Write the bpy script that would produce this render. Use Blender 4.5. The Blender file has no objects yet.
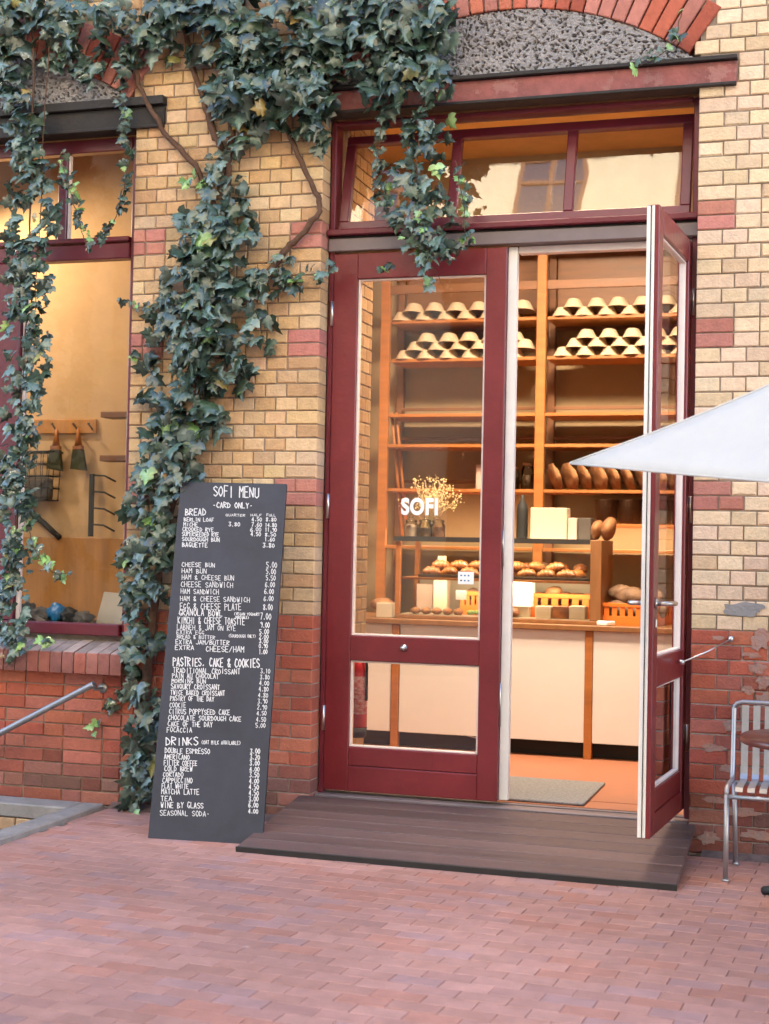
import bpy, bmesh, math, random
from mathutils import Vector, Matrix, noise
random.seed(7)
R = math.radians
sc = bpy.context.scene
col = sc.collection
U = random.uniform

# ------------------------------------------------------------------ survey of the place (photo measurements -> metres)
YAW, PIT, ROL, FOC = -.303, .0242, .0203, 1448.95
CAM = Vector((.7188, -7.6631, 1.548))
_f = Vector((math.sin(YAW)*math.cos(PIT), math.cos(YAW)*math.cos(PIT), math.sin(PIT)))
_r = Vector((math.cos(YAW), -math.sin(YAW), 0)); _u = _r.cross(_f)
RT = math.cos(ROL)*_r + math.sin(ROL)*_u
UP = -math.sin(ROL)*_r + math.cos(ROL)*_u
def ray(x, y): return RT*((x-384.5)/FOC) + UP*((512-y)/FOC) + _f
def P(x, y, Y):                       # point at depth Y (parallel to the facade)
    d = ray(x, y); return CAM + d*((Y-CAM.y)/d.y)
def G(x, y, Z=0.):                    # point at height Z
    d = ray(x, y); return CAM + d*((Z-CAM.z)/d.z)

# ------------------------------------------------------------------ helpers
class MB:
    def __init__(s): s.bm = bmesh.new()
    def _fin(s, faces, mi, smooth):
        for f in faces: f.material_index = mi; f.smooth = smooth
    def box(s, x0, x1, y0, y1, z0, z1, bev=0., mi=0, M=None):
        r = bmesh.ops.create_cube(s.bm, size=1)
        vs = r['verts']
        T = Matrix.Translation(((x0+x1)/2, (y0+y1)/2, (z0+z1)/2)) @ Matrix.Diagonal((x1-x0, y1-y0, z1-z0, 1))
        bmesh.ops.transform(s.bm, matrix=T, verts=vs)
        if bev > 0:
            es = list({e for v in vs for e in v.link_edges})
            rb = bmesh.ops.bevel(s.bm, geom=es, offset=bev, segments=1, affect='EDGES', profile=.5)
            vs = [v for v in {v for f in rb['faces'] for v in f.verts} | {v for v in vs if v.is_valid}]
        if M is not None: bmesh.ops.transform(s.bm, matrix=M, verts=vs)
        s._fin({f for v in vs for f in v.link_faces}, mi, False)
        return s
    def tube(s, pts, r, seg=8, mi=0, cap=True, smooth=True):
        pts = [Vector(p) for p in pts]; n = len(pts)
        rs = r if isinstance(r, (list, tuple)) else [r]*n
        rings = []; prev = None
        for i, p in enumerate(pts):
            d = (pts[min(i+1, n-1)] - pts[max(i-1, 0)]).normalized()
            if prev is None:
                a = Vector((0, 0, 1)) if abs(d.z) < .9 else Vector((1, 0, 0))
                u = d.cross(a).normalized()
            else:
                u = (prev - d*prev.dot(d)).normalized()
            prev = u; w = d.cross(u)
            rings.append([s.bm.verts.new(p + (u*math.cos(2*math.pi*k/seg) + w*math.sin(2*math.pi*k/seg))*rs[i]) for k in range(seg)])
        fs = []
        for a, b in zip(rings, rings[1:]):
            for k in range(seg): fs.append(s.bm.faces.new((a[k], a[(k+1) % seg], b[(k+1) % seg], b[k])))
        s._fin(fs, mi, smooth)
        if cap:
            s._fin([s.bm.faces.new(rings[0][::-1]), s.bm.faces.new(rings[-1])], mi, False)
        return s
    def lathe(s, prof, c=(0, 0, 0), seg=20, mi=0, M=None, smooth=True, sx=1., sy=1.):
        c = Vector(c); rings = []; vs = []
        for (r, z) in prof:
            if r < 1e-6: ring = [s.bm.verts.new(c + Vector((0, 0, z)))]
            else: ring = [s.bm.verts.new(c + Vector((r*sx*math.cos(2*math.pi*k/seg), r*sy*math.sin(2*math.pi*k/seg), z))) for k in range(seg)]
            rings.append(ring); vs += ring
        fs = []
        for a, b in zip(rings, rings[1:]):
            for k in range(seg):
                k2 = (k+1) % seg
                if len(a) == 1 and len(b) == 1: continue
                if len(a) == 1: fs.append(s.bm.faces.new((a[0], b[k2], b[k])))
                elif len(b) == 1: fs.append(s.bm.faces.new((a[k], a[k2], b[0])))
                else: fs.append(s.bm.faces.new((a[k], a[k2], b[k2], b[k])))
        s._fin(fs, mi, smooth)
        if M is not None: bmesh.ops.transform(s.bm, matrix=M, verts=vs)
        return s
    def quad(s, a, b, c, d, mi=0):
        s._fin([s.bm.faces.new([s.bm.verts.new(Vector(p)) for p in (a, b, c, d)])], mi, False); return s
    def prism(s, poly, d, mi=0):      # polygon of 3-D points, extruded by vector d
        d = Vector(d); a = [s.bm.verts.new(Vector(p)) for p in poly]; b = [s.bm.verts.new(Vector(p)+d) for p in poly]
        fs = [s.bm.faces.new(a), s.bm.faces.new(b[::-1])]; n = len(a)
        for k in range(n): fs.append(s.bm.faces.new((a[k], b[k], b[(k+1) % n], a[(k+1) % n])))
        s._fin(fs, mi, False); return s
    def blob(s, c, rad, amp=.1, fr=2., seed=0., sub=3, mi=0, M=None):
        r = bmesh.ops.create_icosphere(s.bm, subdivisions=sub, radius=1)
        for v in r['verts']:
            k = 1 + amp*noise.noise(v.co*fr + Vector((seed, seed*1.7, 3)))
            v.co = Vector((v.co.x*rad[0]*k, v.co.y*rad[1]*k, v.co.z*rad[2]*k))
            if M is not None: v.co = M @ v.co
            v.co += Vector(c)
        s._fin({f for v in r['verts'] for f in v.link_faces}, mi, True); return s
    def build(s, name, mats, parent=None, loc=None, rz=0):
        bmesh.ops.recalc_face_normals(s.bm, faces=s.bm.faces)
        me = bpy.data.meshes.new(name); s.bm.to_mesh(me); s.bm.free()
        for m in (mats if isinstance(mats, (list, tuple)) else [mats]): me.materials.append(m)
        o = bpy.data.objects.new(name, me); col.objects.link(o)
        if parent: o.parent = parent
        if loc: o.location = loc
        if rz: o.rotation_euler = (0, 0, rz)
        return o

class Raw:                            # fast mesh with a colour per vertex
    def __init__(s): s.v = []; s.f = []; s.c = []; s.m = []
    def add(s, vs, fs, c, mi=0):
        b = len(s.v); s.v += [tuple(v) for v in vs]; s.f += [tuple(b+i for i in f) for f in fs]
        s.c += [c]*len(vs); s.m += [mi]*len(fs)
    def block(s, o, ex, ey, ez, c, ch=.004):   # chamfered block: o + box spanned by ex (length), ey (outward, front), ez
        o, ex, ey, ez = map(Vector, (o, ex, ey, ez))
        ux, uz, uy = ex.normalized()*ch, ez.normalized()*ch, ey.normalized()*ch
        q = [o, o+ex, o+ex+ez, o+ez]
        v = q + [p+ey-uy for p in q]
        v += [o+ey+ux+uz, o+ex+ey-ux+uz, o+ex+ez+ey-ux-uz, o+ez+ey+ux-uz]
        fs = []
        for k in range(4):
            n = (k+1) % 4
            fs += [(k, n, 4+n, 4+k), (4+k, 4+n, 8+n, 8+k)]
        fs += [(8, 9, 10, 11), (3, 2, 1, 0)]
        s.add(v, fs, c)
    def build(s, name, mats, parent=None, smooth=False):
        me = bpy.data.meshes.new(name); me.from_pydata(s.v, [], s.f); me.update()
        a = me.attributes.new('Col', 'FLOAT_COLOR', 'POINT')
        a.data.foreach_set('color', [x for c in s.c for x in (c[0], c[1], c[2], 1.)])
        me.polygons.foreach_set('material_index', s.m)
        me.polygons.foreach_set('use_smooth', [smooth]*len(s.f))
        for m in (mats if isinstance(mats, (list, tuple)) else [mats]): me.materials.append(m)
        bm = bmesh.new(); bm.from_mesh(me); bmesh.ops.recalc_face_normals(bm, faces=bm.faces) if not smooth else None
        bm.to_mesh(me); bm.free()
        o = bpy.data.objects.new(name, me); col.objects.link(o)
        if parent: o.parent = parent
        return o

def tag(o, label=None, cat=None, group=None, kind=None):
    if label: o['label'] = label
    if cat: o['category'] = cat
    if group: o['group'] = group
    if kind: o['kind'] = kind
    return o
def thing(name, label, cat, loc=(0, 0, 0), rz=0, group=None):
    o = bpy.data.objects.new(name, None); col.objects.link(o)
    o.location = loc; o.rotation_euler = (0, 0, rz); o.empty_display_size = .1
    return tag(o, label, cat, group)
def struct(o): o['kind'] = 'structure'; return o
def dup(o, loc=None, rot=None, label=None, scale=None):
    c = o.copy(); col.objects.link(c)
    for ch in list(o.children):
        d = ch.copy(); col.objects.link(d); d.parent = c
        for g in list(ch.children):
            e = g.copy(); col.objects.link(e); e.parent = d
    if loc is not None: c.location = loc
    if rot is not None: c.rotation_euler = rot
    if scale is not None: c.scale = scale
    if label: c['label'] = label
    return c
ORD = 'zeroth first second third fourth fifth sixth seventh eighth ninth tenth eleventh twelfth'.split()

# ------------------------------------------------------------------ materials
def mat(name, c, rough=.5, var=.15, scale=6., bump=0., bscale=60., metal=0., attr=False, coat=0., spec=.5, c2=None, stretch=None,
        trans=0., emis=0., wear=None, wscale=14., wamt=.62):
    m = bpy.data.materials.new(name); m.use_nodes = True
    nt = m.node_tree; N = nt.nodes; L = nt.links; b = N['Principled BSDF']
    tc = N.new('ShaderNodeTexCoord'); mp = N.new('ShaderNodeMapping'); L.new(tc.outputs['Object'], mp.inputs[0])
    if stretch: mp.inputs['Scale'].default_value = stretch
    nz = N.new('ShaderNodeTexNoise'); nz.inputs['Scale'].default_value = scale; nz.inputs['Detail'].default_value = 6; nz.inputs['Roughness'].default_value = .65
    L.new(mp.outputs[0], nz.inputs['Vector'])
    def rgb(cc):
        n = N.new('ShaderNodeRGB'); n.outputs[0].default_value = (*cc, 1); return n.outputs[0]
    if attr:
        at = N.new('ShaderNodeAttribute'); at.attribute_name = 'Col'; base = at.outputs['Color']
    else: base = rgb(c)
    mr = N.new('ShaderNodeMapRange'); mr.inputs[1].default_value = .3; mr.inputs[2].default_value = .7
    mr.inputs[3].default_value = 1-var; mr.inputs[4].default_value = 1+var
    L.new(nz.outputs['Fac'], mr.inputs[0])
    if c2:
        mx = N.new('ShaderNodeMix'); mx.data_type = 'RGBA'
        m2 = N.new('ShaderNodeMapRange'); m2.inputs[1].default_value = .35; m2.inputs[2].default_value = .65; L.new(nz.outputs['Fac'], m2.inputs[0])
        L.new(m2.outputs[0], mx.inputs['Factor']); L.new(base, mx.inputs['A']); L.new(rgb(c2), mx.inputs['B']); out = mx.outputs['Result']
    else:
        vm = N.new('ShaderNodeVectorMath'); vm.operation = 'SCALE'; L.new(base, vm.inputs[0]); L.new(mr.outputs[0], vm.inputs['Scale']); out = vm.outputs[0]
    if wear:
        nw = N.new('ShaderNodeTexNoise'); nw.inputs['Scale'].default_value = wscale; nw.inputs['Detail'].default_value = 9; nw.inputs['Roughness'].default_value = .72
        L.new(tc.outputs['Object'], nw.inputs['Vector'])
        mw = N.new('ShaderNodeMapRange'); mw.inputs[1].default_value = wamt; mw.inputs[2].default_value = wamt+.03; L.new(nw.outputs['Fac'], mw.inputs[0])
        mx = N.new('ShaderNodeMix'); mx.data_type = 'RGBA'; L.new(mw.outputs[0], mx.inputs['Factor']); L.new(out, mx.inputs['A']); L.new(rgb(wear), mx.inputs['B']); out = mx.outputs['Result']
    L.new(out, b.inputs['Base Color'])
    rr = N.new('ShaderNodeMapRange'); rr.inputs[3].default_value = max(0, rough-.1); rr.inputs[4].default_value = min(1, rough+.1)
    L.new(nz.outputs['Fac'], rr.inputs[0]); L.new(rr.outputs[0], b.inputs['Roughness'])
    b.inputs['Metallic'].default_value = metal; b.inputs['Specular IOR Level'].default_value = spec
    b.inputs['Coat Weight'].default_value = coat; b.inputs['Coat Roughness'].default_value = .15
    if trans: b.inputs['Transmission Weight'].default_value = trans
    if emis:
        b.inputs['Emission Color'].default_value = (*c, 1); b.inputs['Emission Strength'].default_value = emis
    if bump:
        n2 = N.new('ShaderNodeTexNoise'); n2.inputs['Scale'].default_value = bscale; n2.inputs['Detail'].default_value = 5
        L.new(mp.outputs[0], n2.inputs['Vector'])
        bp = N.new('ShaderNodeBump'); bp.inputs['Strength'].default_value = bump; bp.inputs['Distance'].default_value = .01
        L.new(n2.outputs['Fac'], bp.inputs['Height']); L.new(bp.outputs[0], b.inputs['Normal'])
    return m
def glass(name, tint=(1, 1, 1), ior=1.85):
    m = bpy.data.materials.new(name); m.use_nodes = True; nt = m.node_tree; N = nt.nodes; L = nt.links
    N.remove(N['Principled BSDF']); out = N['Material Output']
    t = N.new('ShaderNodeBsdfTransparent'); t.inputs[0].default_value = (*tint, 1)
    g = N.new('ShaderNodeBsdfGlossy'); g.inputs['Roughness'].default_value = .0
    f = N.new('ShaderNodeFresnel'); f.inputs[0].default_value = ior
    tc = N.new('ShaderNodeTexCoord'); nz = N.new('ShaderNodeTexNoise'); nz.inputs['Scale'].default_value = 2.2; L.new(tc.outputs['Object'], nz.inputs['Vector'])
    bp = N.new('ShaderNodeBump'); bp.inputs['Strength'].default_value = .035; bp.inputs['Distance'].default_value = .02; L.new(nz.outputs['Fac'], bp.inputs['Height'])
    L.new(bp.outputs[0], g.inputs['Normal'])
    mx = N.new('ShaderNodeMixShader'); L.new(f.outputs[0], mx.inputs[0]); L.new(t.outputs[0], mx.inputs[1]); L.new(g.outputs[0], mx.inputs[2])
    L.new(mx.outputs[0], out.inputs[0]); return m

m_brick = mat('fired brick', (1, 1, 1), .85, .14, 22, .55, 70, attr=True, spec=.25, wear=(.27, .15, .085), wscale=13, wamt=.735)
m_mortar = mat('old mortar', (.255, .205, .165), .95, .25, 20, .6, 90, spec=.1)
m_mortl = mat('pale mortar', (.36, .31, .29), .95, .25, 20, .6, 90, spec=.1)
m_paver = mat('clay paver', (1, 1, 1), .62, .14, 9, .35, 120, attr=True, spec=.35, wear=(.42, .31, .30), wscale=2.3, wamt=.68)
m_grit = mat('sandy grit', (.085, .060, .055), .95, .3, 30, .6, 120, spec=.1)
m_ired = mat('red lead paint', (.24, .075, .070), .7, .35, 7, .4, 50, wear=(.29, .125, .115), wscale=5, wamt=.54)
m_iblk = mat('blackened steel', (.022, .018, .017), .75, .3, 8, .4, 50)
m_pumice = mat('pumice stone', (1, 1, 1), .95, .25, 40, .9, 130, attr=True, spec=.15)
m_door = mat('oxblood door paint', (.165, .016, .021), .36, .22, 2.2, .2, 24, coat=.2, wear=(.30, .11, .10), wscale=30, wamt=.735)
m_door2 = mat('oxblood window paint', (.130, .014, .026), .38, .15, 3, .12, 30, coat=.2)
m_white = mat('worn white paint', (.78, .77, .75), .5, .07, 5, .1, 30, wear=(.35, .28, .24), wscale=18, wamt=.70)
m_bead = mat('cream glazing bead', (.72, .62, .58), .5, .08, 6)
m_grey = mat('grey drip rail', (.165, .13, .135), .5, .12, 6)
m_steel = mat('brushed steel', (.58, .57, .56), .32, .06, 20, metal=1)
m_galv = mat('galvanised steel', (.46, .47, .50), .50, .10, 18, metal=1)
m_rail = mat('painted handrail', (.30, .31, .34), .42, .1, 10, metal=.6)
m_conc = mat('weathered concrete', (.25, .23, .22), .9, .22, 7, .5, 60, spec=.2)
m_sillb = mat('sill brick', (1, 1, 1), .8, .2, 16, .5, 70, attr=True, spec=.3)
m_deck = mat('dark decking', (1, 1, 1), .48, .30, 2.2, .5, 40, stretch=(.3, 9, 9), spec=.4, attr=True)
m_rub = mat('black edge', (.02, .018, .018), .7, .2, 10)
m_slate = mat('chalkboard paint', (.034, .036, .050), .58, .30, 2.5, .08, 50, spec=.4)
m_chalk = mat('chalk', (.66, .66, .66), .95, .12, 60, spec=.05)
m_leaf = mat('ivy leaf', (1, 1, 1), .30, .2, 30, .25, 45, attr=True, spec=.8)
m_vine = mat('ivy bark', (.11, .062, .042), .9, .35, 14, .9, 45, spec=.2)
m_canvas = mat('white canvas', (.52, .51, .495), .9, .04, 4, .25, 160, spec=.1)
m_tabl = mat('red brown tabletop', (.12, .030, .022), .32, .15, 5, coat=.3)
m_cast = mat('black cast iron', (.015, .015, .016), .6, .2, 20, .4, 60)
m_pine = mat('oiled pine', (.35, .125, .030), .48, .20, 2.2, .15, 30, stretch=(1, 6, 8), spec=.4)
m_pined = mat('dark oiled wood', (.17, .068, .024), .5, .22, 2.2, .15, 30, stretch=(1, 6, 8))
m_birch = mat('case wood', (.22, .095, .032), .5, .18, 2.5, .12, 30, stretch=(6, 6, 1))
m_panel = mat('counter panel', (.66, .62, .60), .6, .04, 2)
m_black = mat('matt black', (.012, .012, .012), .7, .2, 10)
m_floor = mat('terracotta floor', (.34, .135, .075), .5, .12, 3, .1, 40)
m_ochre = mat('ochre plaster', (.72, .46, .19), .9, .14, 2.2, .15, 30)
m_back = mat('taupe back wall', (.28, .195, .105), .9, .10, 3, .2, 30)
m_beige = mat('beige plaster', (.55, .365, .19), .9, .12, 2.0, .15, 30)
m_ply = mat('plywood panel', (.44, .205, .055), .55, .18, 2.5, .1, 30, stretch=(5, 5, .6))
m_rattan = mat('cane basket', (.60, .47, .32), .8, .14, 40, .5, 160)
m_wick = mat('brown wicker', (.10, .052, .028), .8, .3, 40, .6, 120)
m_crust = mat('bread crust', (.13, .042, .014), .7, .3, 9, .5, 30, c2=(.34, .16, .062))
m_crustd = mat('dark crust', (.115, .055, .030), .75, .3, 12, .6, 30, c2=(.24, .145, .085))
m_pastry = mat('pastry', (.34, .12, .030), .42, .35, 14, .4, 40, c2=(.15, .045, .014), coat=.2)
m_orange = mat('orange plastic', (.72, .17, .025), .42, .05, 5)
m_card = mat('cream card', (.50, .42, .31), .8, .05, 8)
m_cardw = mat('white card', (.86, .86, .87), .7, .03, 8)
m_cardp = mat('pinkish carton', (.50, .36, .30), .8, .06, 8)
m_dark = mat('dark carton', (.07, .055, .045), .7, .1, 8)
m_blue = mat('blue plastic', (.02, .16, .36), .4, .1, 8)
m_green = mat('salad', (.16, .24, .05), .6, .5, 40, .6, 60)
m_red = mat('extinguisher red', (.45, .012, .016), .3, .06, 8, coat=.4)
m_extl = mat('printed label', (.45, .012, .016), .4, 0, 24, c2=(.62, .5, .48), stretch=(1, 1, 2.2))
m_dry = mat('dried blossom', (.62, .48, .24), .9, .25, 40)
m_mat = mat('grey doormat', (.25, .25, .262), .98, .3, 60, .9, 200, spec=.05)
m_led = mat('led strip', (1., .72, .40), .5, 0, emis=2)
m_lamp = mat('lamp diffuser', (1., .74, .44), .5, 0, emis=2)
m_brist = mat('green bristle', (.045, .050, .022), .95, .4, 60, .6, 160, stretch=(6, 6, .5))
m_dirt = mat('packed dirt', (.20, .145, .13), .95, .4, 14, .8, 60, spec=.1, c2=(.12, .085, .08))
m_smear = mat('mortar smear', (.34, .25, .22), .95, .35, 18, .8, 60, spec=.1, c2=(.40, .20, .15))
m_patch = mat('cement patch', (.26, .25, .25), .95, .15, 12, .5, 60, spec=.1)
m_wglass = mat('dark reflecting pane', (.03, .045, .07), .08, .1, 3, spec=.8)
m_roof = mat('dark roof tiles', (.07, .045, .04), .8, .2, 6)
m_stucco = mat('cream stucco', (.66, .57, .40), .9, .06, 1.2, .2, 30)
m_glass = glass('window glass'); m_glass2 = glass('case glass', (.98, 1, .98), 1.45); m_glass5 = glass('fanlight glass', (1, 1, 1), 2.25); m_glass4 = glass('clear door glass', (1, 1, 1), 1.2); m_glass3 = glass('thin window glass', (1, 1, 1), 1.42)
m_jar = glass('jar glass', (.92, .95, .9), 1.5)

# ------------------------------------------------------------------ world and light
w = bpy.data.worlds.new('World'); sc.world = w; w.use_nodes = True
SUN_EL, SUN_AZ = 38., 20.            # the sun stands behind the shop: the court lies in its shade, the house opposite is lit
nt = w.node_tree; bg = nt.nodes['Background']; sk = nt.nodes.new('ShaderNodeTexSky'); sk.sky_type = 'NISHITA'; sk.sun_disc = False
sk.sun_elevation = R(SUN_EL); sk.sun_rotation = R(SUN_AZ)
nt.links.new(sk.outputs[0], bg.inputs[0]); bg.inputs[1].default_value = .15
sd = bpy.data.lights.new('sun', 'SUN'); sd.energy = 4.; sd.angle = R(.6); sd.color = (1, .93, .82)
so = bpy.data.objects.new('sun', sd); col.objects.link(so)
dirn = Vector((math.sin(R(SUN_AZ))*math.cos(R(SUN_EL)), math.cos(R(SUN_AZ))*math.cos(R(SUN_EL)), math.sin(R(SUN_EL))))
so.rotation_euler = dirn.to_track_quat('Z', 'Y').to_euler()

def area(name, loc, to, sx, sy, e, c=(1, .79, .55)):
    d = bpy.data.lights.new(name, 'AREA'); d.shape = 'RECTANGLE'; d.size = sx; d.size_y = sy; d.energy = e; d.color = c
    if 'shop' in name: d.spread = R(115)
    o = bpy.data.objects.new(name, d); col.objects.link(o); o.location = loc
    o.rotation_euler = (Vector(to)-Vector(loc)).to_track_quat('-Z', 'Y').to_euler(); return o
area('shop_ceiling_lamp', (-1.0, 1.2, 4.40), (-1.4, 3.2, 2.2), 1.4, .25, 17)
area('shop_counter_lamp', (-.9, .70, 4.40), (-.9, 1.9, 0), 1.2, .3, 15.5)
area('display_case_lamp', (-1.5, 2.135, 1.318), (-1.5, 2.5, 1.1), 1.35, .02, 1.15, (1, .80, .52))
area('display_case_lamp', (-1.5, 2.17, 1.585), (-1.5, 2.42, 1.1), 1.35, .03, .75, (1, .76, .48))
area('shelf_lamp', (-.65, 3.36, 1.72), (-.65, 3.7, 1.2), 1.2, .04, 2.4, (1, .76, .48))
area('shelf_lamp', (-2.1, 3.36, 1.72), (-2.1, 3.7, 1.2), 1.2, .04, 1.3, (1, .76, .48))
d = bpy.data.lights.new('workroom_lamp', 'SPOT'); d.energy = 22; d.color = (1, .77, .52); d.shadow_soft_size = .05; d.spot_size = R(150); d.spot_blend = .6
o = bpy.data.objects.new('workroom_lamp', d); col.objects.link(o); o.location = (-5.3, .75, 3.9)
o.rotation_euler = (Vector((-4.3, 1.5, 1.8))-o.location).to_track_quat('-Z', 'Y').to_euler()

# ------------------------------------------------------------------ ground
HX0, HX1, HY0, HY1 = -5.2, -3.44, -1.25, -.30     # opening of the light well
b = MB()
xs = [-80, HX0, HX1, 80]; ys = [-80, HY0, HY1, 80]
for i in range(3):
    for j in range(3):
        if i == 1 and j == 1: continue
        b.quad((xs[i], ys[j], -.012), (xs[i+1], ys[j], -.012), (xs[i+1], ys[j+1], -.012), (xs[i], ys[j+1], -.012))
struct(b.build('ground', m_grit))
r = Raw(); a = R(-3.2); ca, sa = math.cos(a), math.sin(a)
pal = [(.40, .215, .185), (.385, .205, .172), (.41, .225, .195), (.375, .205, .182), (.36, .212, .205), (.40, .22, .19), (.395, .192, .155)]
for j in range(-112, 18):
    off = .0925 if j % 2 else 0
    for i in range(-46, 42):
        u0, v0 = i*.1855+off, j*.0945
        cx, cy = u0+.092, v0+.047
        X, Y = cx*ca-cy*sa-1.2, cx*sa+cy*ca
        if Y > -.07 or Y < -9.2 or abs(X+1) > 6: continue
        if -5.2 < X < -3.36 and -1.35 < Y: continue
        o3 = Vector((u0*ca-v0*sa-1.2, u0*sa+v0*ca, -.05)); 
        h = .05 + U(-.0012, .0012)
        c = random.choice(pal); k = U(.93, 1.07)*(1+.26*noise.noise(Vector((X*.9, Y*.9, 0))))
        e1, e2 = Vector((ca, sa, 0))*.1830, Vector((-sa, ca, 0))*.0905
        o3 += Vector((0, 0, 0))
        r.block(o3+e2, e1, (U(-.0006, .0006), U(-.0006, .0006), h), -e2, (c[0]*k, c[1]*k, c[2]*k), .0016)
struct(r.build('pavement', m_paver))

# ------------------------------------------------------------------ the shop building
bld = thing('shop_building', 'old brick shop front of yellow and red bricks with tall oxblood double doors', 'building')
XL, XP = -2.08, -3.264
CH = .077
YEL = [(.56, .375, .205), (.59, .41, .235), (.53, .34, .18), (.60, .435, .27), (.56, .365, .215), (.58, .40, .24), (.50, .31, .165)]
RED = [(.42, .115, .070), (.37, .095, .060), (.44, .14, .085), (.33, .085, .058), (.40, .135, .10), (.31, .10, .075)]
PNK = [(.46, .195, .155), (.42, .17, .135), (.44, .18, .145)]
def arch(xc): return dict(xc=xc, hs=.99, R=1.68, zc=2.81, d=.285)
A_D, A_W = arch(-1.045), arch(-4.30)
def arch_edge(A, z, side):           # x of the outer edge of the arch at height z
    th = math.asin(A['hs']/A['R']); R2 = A['R']+A['d']
    z0, z1 = A['zc']+A['R']*math.cos(th), A['zc']+R2*math.cos(th)
    if z < z0: return None
    if z < z1: hw = A['hs']+(R2*math.sin(th)-A['hs'])*(z-z0)/(z1-z0)
    elif z < A['zc']+R2: hw = math.sqrt(max(0, R2*R2-(z-A['zc'])**2))
    else: return None
    return A['xc']+side*(hw+.006)
rw = Raw()
def brick(x0, x1, k, palette, rough=0.):
    z0 = k*CH; J = .0034
    x0 += J; x1 -= J
    if x1-x0 < .02: return
    c = random.choice(palette); q = U(.86, 1.12)
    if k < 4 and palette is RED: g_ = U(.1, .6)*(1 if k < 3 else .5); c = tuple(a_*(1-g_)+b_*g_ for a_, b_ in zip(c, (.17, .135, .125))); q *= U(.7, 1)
    if x0 > -.05 and palette is YEL: c = tuple(a_*.45+b_*.55 for a_, b_ in zip(c, (.70, .565, .43)))  # yellow bricks right of the door mixed paler: brighter light put into their colour
    y = U(-.0025, .002) + (U(0, .005) if random.random() < rough else 0)
    c = (c[0]*q, c[1]*q*U(.97, 1.03), c[2]*q*U(.93, 1.07))
    o = Vector((x0, .125, z0+J)); 
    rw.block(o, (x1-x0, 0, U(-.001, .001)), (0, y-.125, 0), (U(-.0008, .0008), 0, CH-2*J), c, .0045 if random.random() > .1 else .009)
def course(x0, x1, k, left_corner, right_corner, pitch=.13, pal_=None, stretch=False):
    z = (k+.5)*CH
    def pick(xm):
        if pal_: return pal_
        if z < 1.155: return RED
        if k in (23, 24, 34, 35, 42, 43):
            if left_corner and xm < x0+.2: return PNK
            if right_corner and xm > x1-.2: return PNK
        return YEL
    xs = []
    if right_corner and not left_corner or (right_corner and left_corner):
        x = x1; first = True
        while x > x0+.001:
            wdt = pitch*1.5 if (first and k % 2) else pitch
            if stretch and not first and random.random() < .6: wdt = pitch*2
            if k in (23, 34, 42) and first and x1 == XL: wdt = pitch*1.5
            first = False
            nx = x-wdt
            if nx < x0+.04: nx = x0
            xs.append((nx, x)); x = nx
    else:
        x = x0; first = True
        while x < x1-.001:
            wdt = pitch*1.5 if (first and left_corner and k % 2 == 0) else pitch
            if first and left_corner and k in (23, 24, 35, 43, 34, 42): wdt = pitch*1.5 if k != 23 else pitch
            if stretch and not first and random.random() < .6: wdt = pitch*2
            first = False
            nx = x+wdt
            if nx > x1-.04: nx = x1
            xs.append((x, nx)); x = nx
    for (a0, a1) in xs: brick(a0, a1, k, pick((a0+a1)/2), .10 if a0 > -.1 else .04)
TOPK = 68
for k in range(TOPK):
    z = (k+.5)*CH; ztop = (k+1)*CH
    if z < 4.0:
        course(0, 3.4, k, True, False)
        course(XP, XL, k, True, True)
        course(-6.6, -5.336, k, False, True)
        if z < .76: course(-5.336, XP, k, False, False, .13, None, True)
    else:
        r0 = .2 if z < 4.16 else (arch_edge(A_D, z, 1) or .0)
        if z < A_D['zc']+A_D['R']+A_D['d']+.01:
            l1 = (arch_edge(A_D, z, -1) if z >= 4.16 else -2.24)
            l0 = (arch_edge(A_W, z, 1) if z >= 4.16 else -3.07)
            wl = (arch_edge(A_W, z, -1) if z >= 4.16 else -5.53)
            if l1 is None or l0 is None: course(-6.6, 3.4, k, False, False)
            else:
                course(r0, 3.4, k, False, False); course(l0, l1, k, False, False); course(-6.6, wl, k, False, False)
        else: course(-6.6, 3.4, k, False, False)
rw.build('brick_wall', m_brick, bld)
b = MB()                              # the core of the wall behind the bricks
b.box(.006, 4.0, .009, .45, 1.155, 3.995); b.box(XP+.006, XL-.006, .009, .45, 1.155, 3.995); b.box(.006, 4.0, .009, .45, -.3, 1.1545, 0, 1); b.box(XP+.006, XL-.006, .009, .45, -.3, 1.1545, 0, 1); b.box(-7, -5.342, .009, .45, -.3, 3.995)
b.box(-5.342, XP+.006, .0095, .45, -.3, .77); b.box(-7, 4.0, .0095, .45, 4.505, 5.25); b.box(.006, 4.0, .0095, .45, 3.996, 4.504); b.box(XP+.006, XL-.006, .0095, .45, 3.996, 4.504); b.box(-7, -5.342, .0095, .45, 3.996, 4.504)
b.box(XL-.0055, .0055, .075, .45, 4.02, 4.504); b.box(-5.3415, XP+.0055, .075, .45, 4.02, 4.504)
b.box(XL-.006, .006, .13, .45, -.3, .145)
b.build('mortar', [m_mortar, m_mortl], bld)
b = MB(); b.box(-5.34, XP-.002, .1415, .45, .772, .984); b.build('inner_sill', m_mortar, bld)
b = MB(); b.box(-16, 14, .0, .45, 5.25, 21.5); b.box(-16, -7, .0, .45, -.3, 5.2495); b.box(4, 14, .0, .45, -.3, 5.2495); b.box(-16, 14, .45, 9, 21.3, 21.5); b.box(-16, -15.8, .45, 9, -.3, 21.3); b.box(13.8, 14, .45, 9, -.3, 21.3); b.box(-15.8, 13.8, 8.8, 9, -.3, 21.3)
up = b.build('upper_storeys', m_brick, bld)
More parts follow.
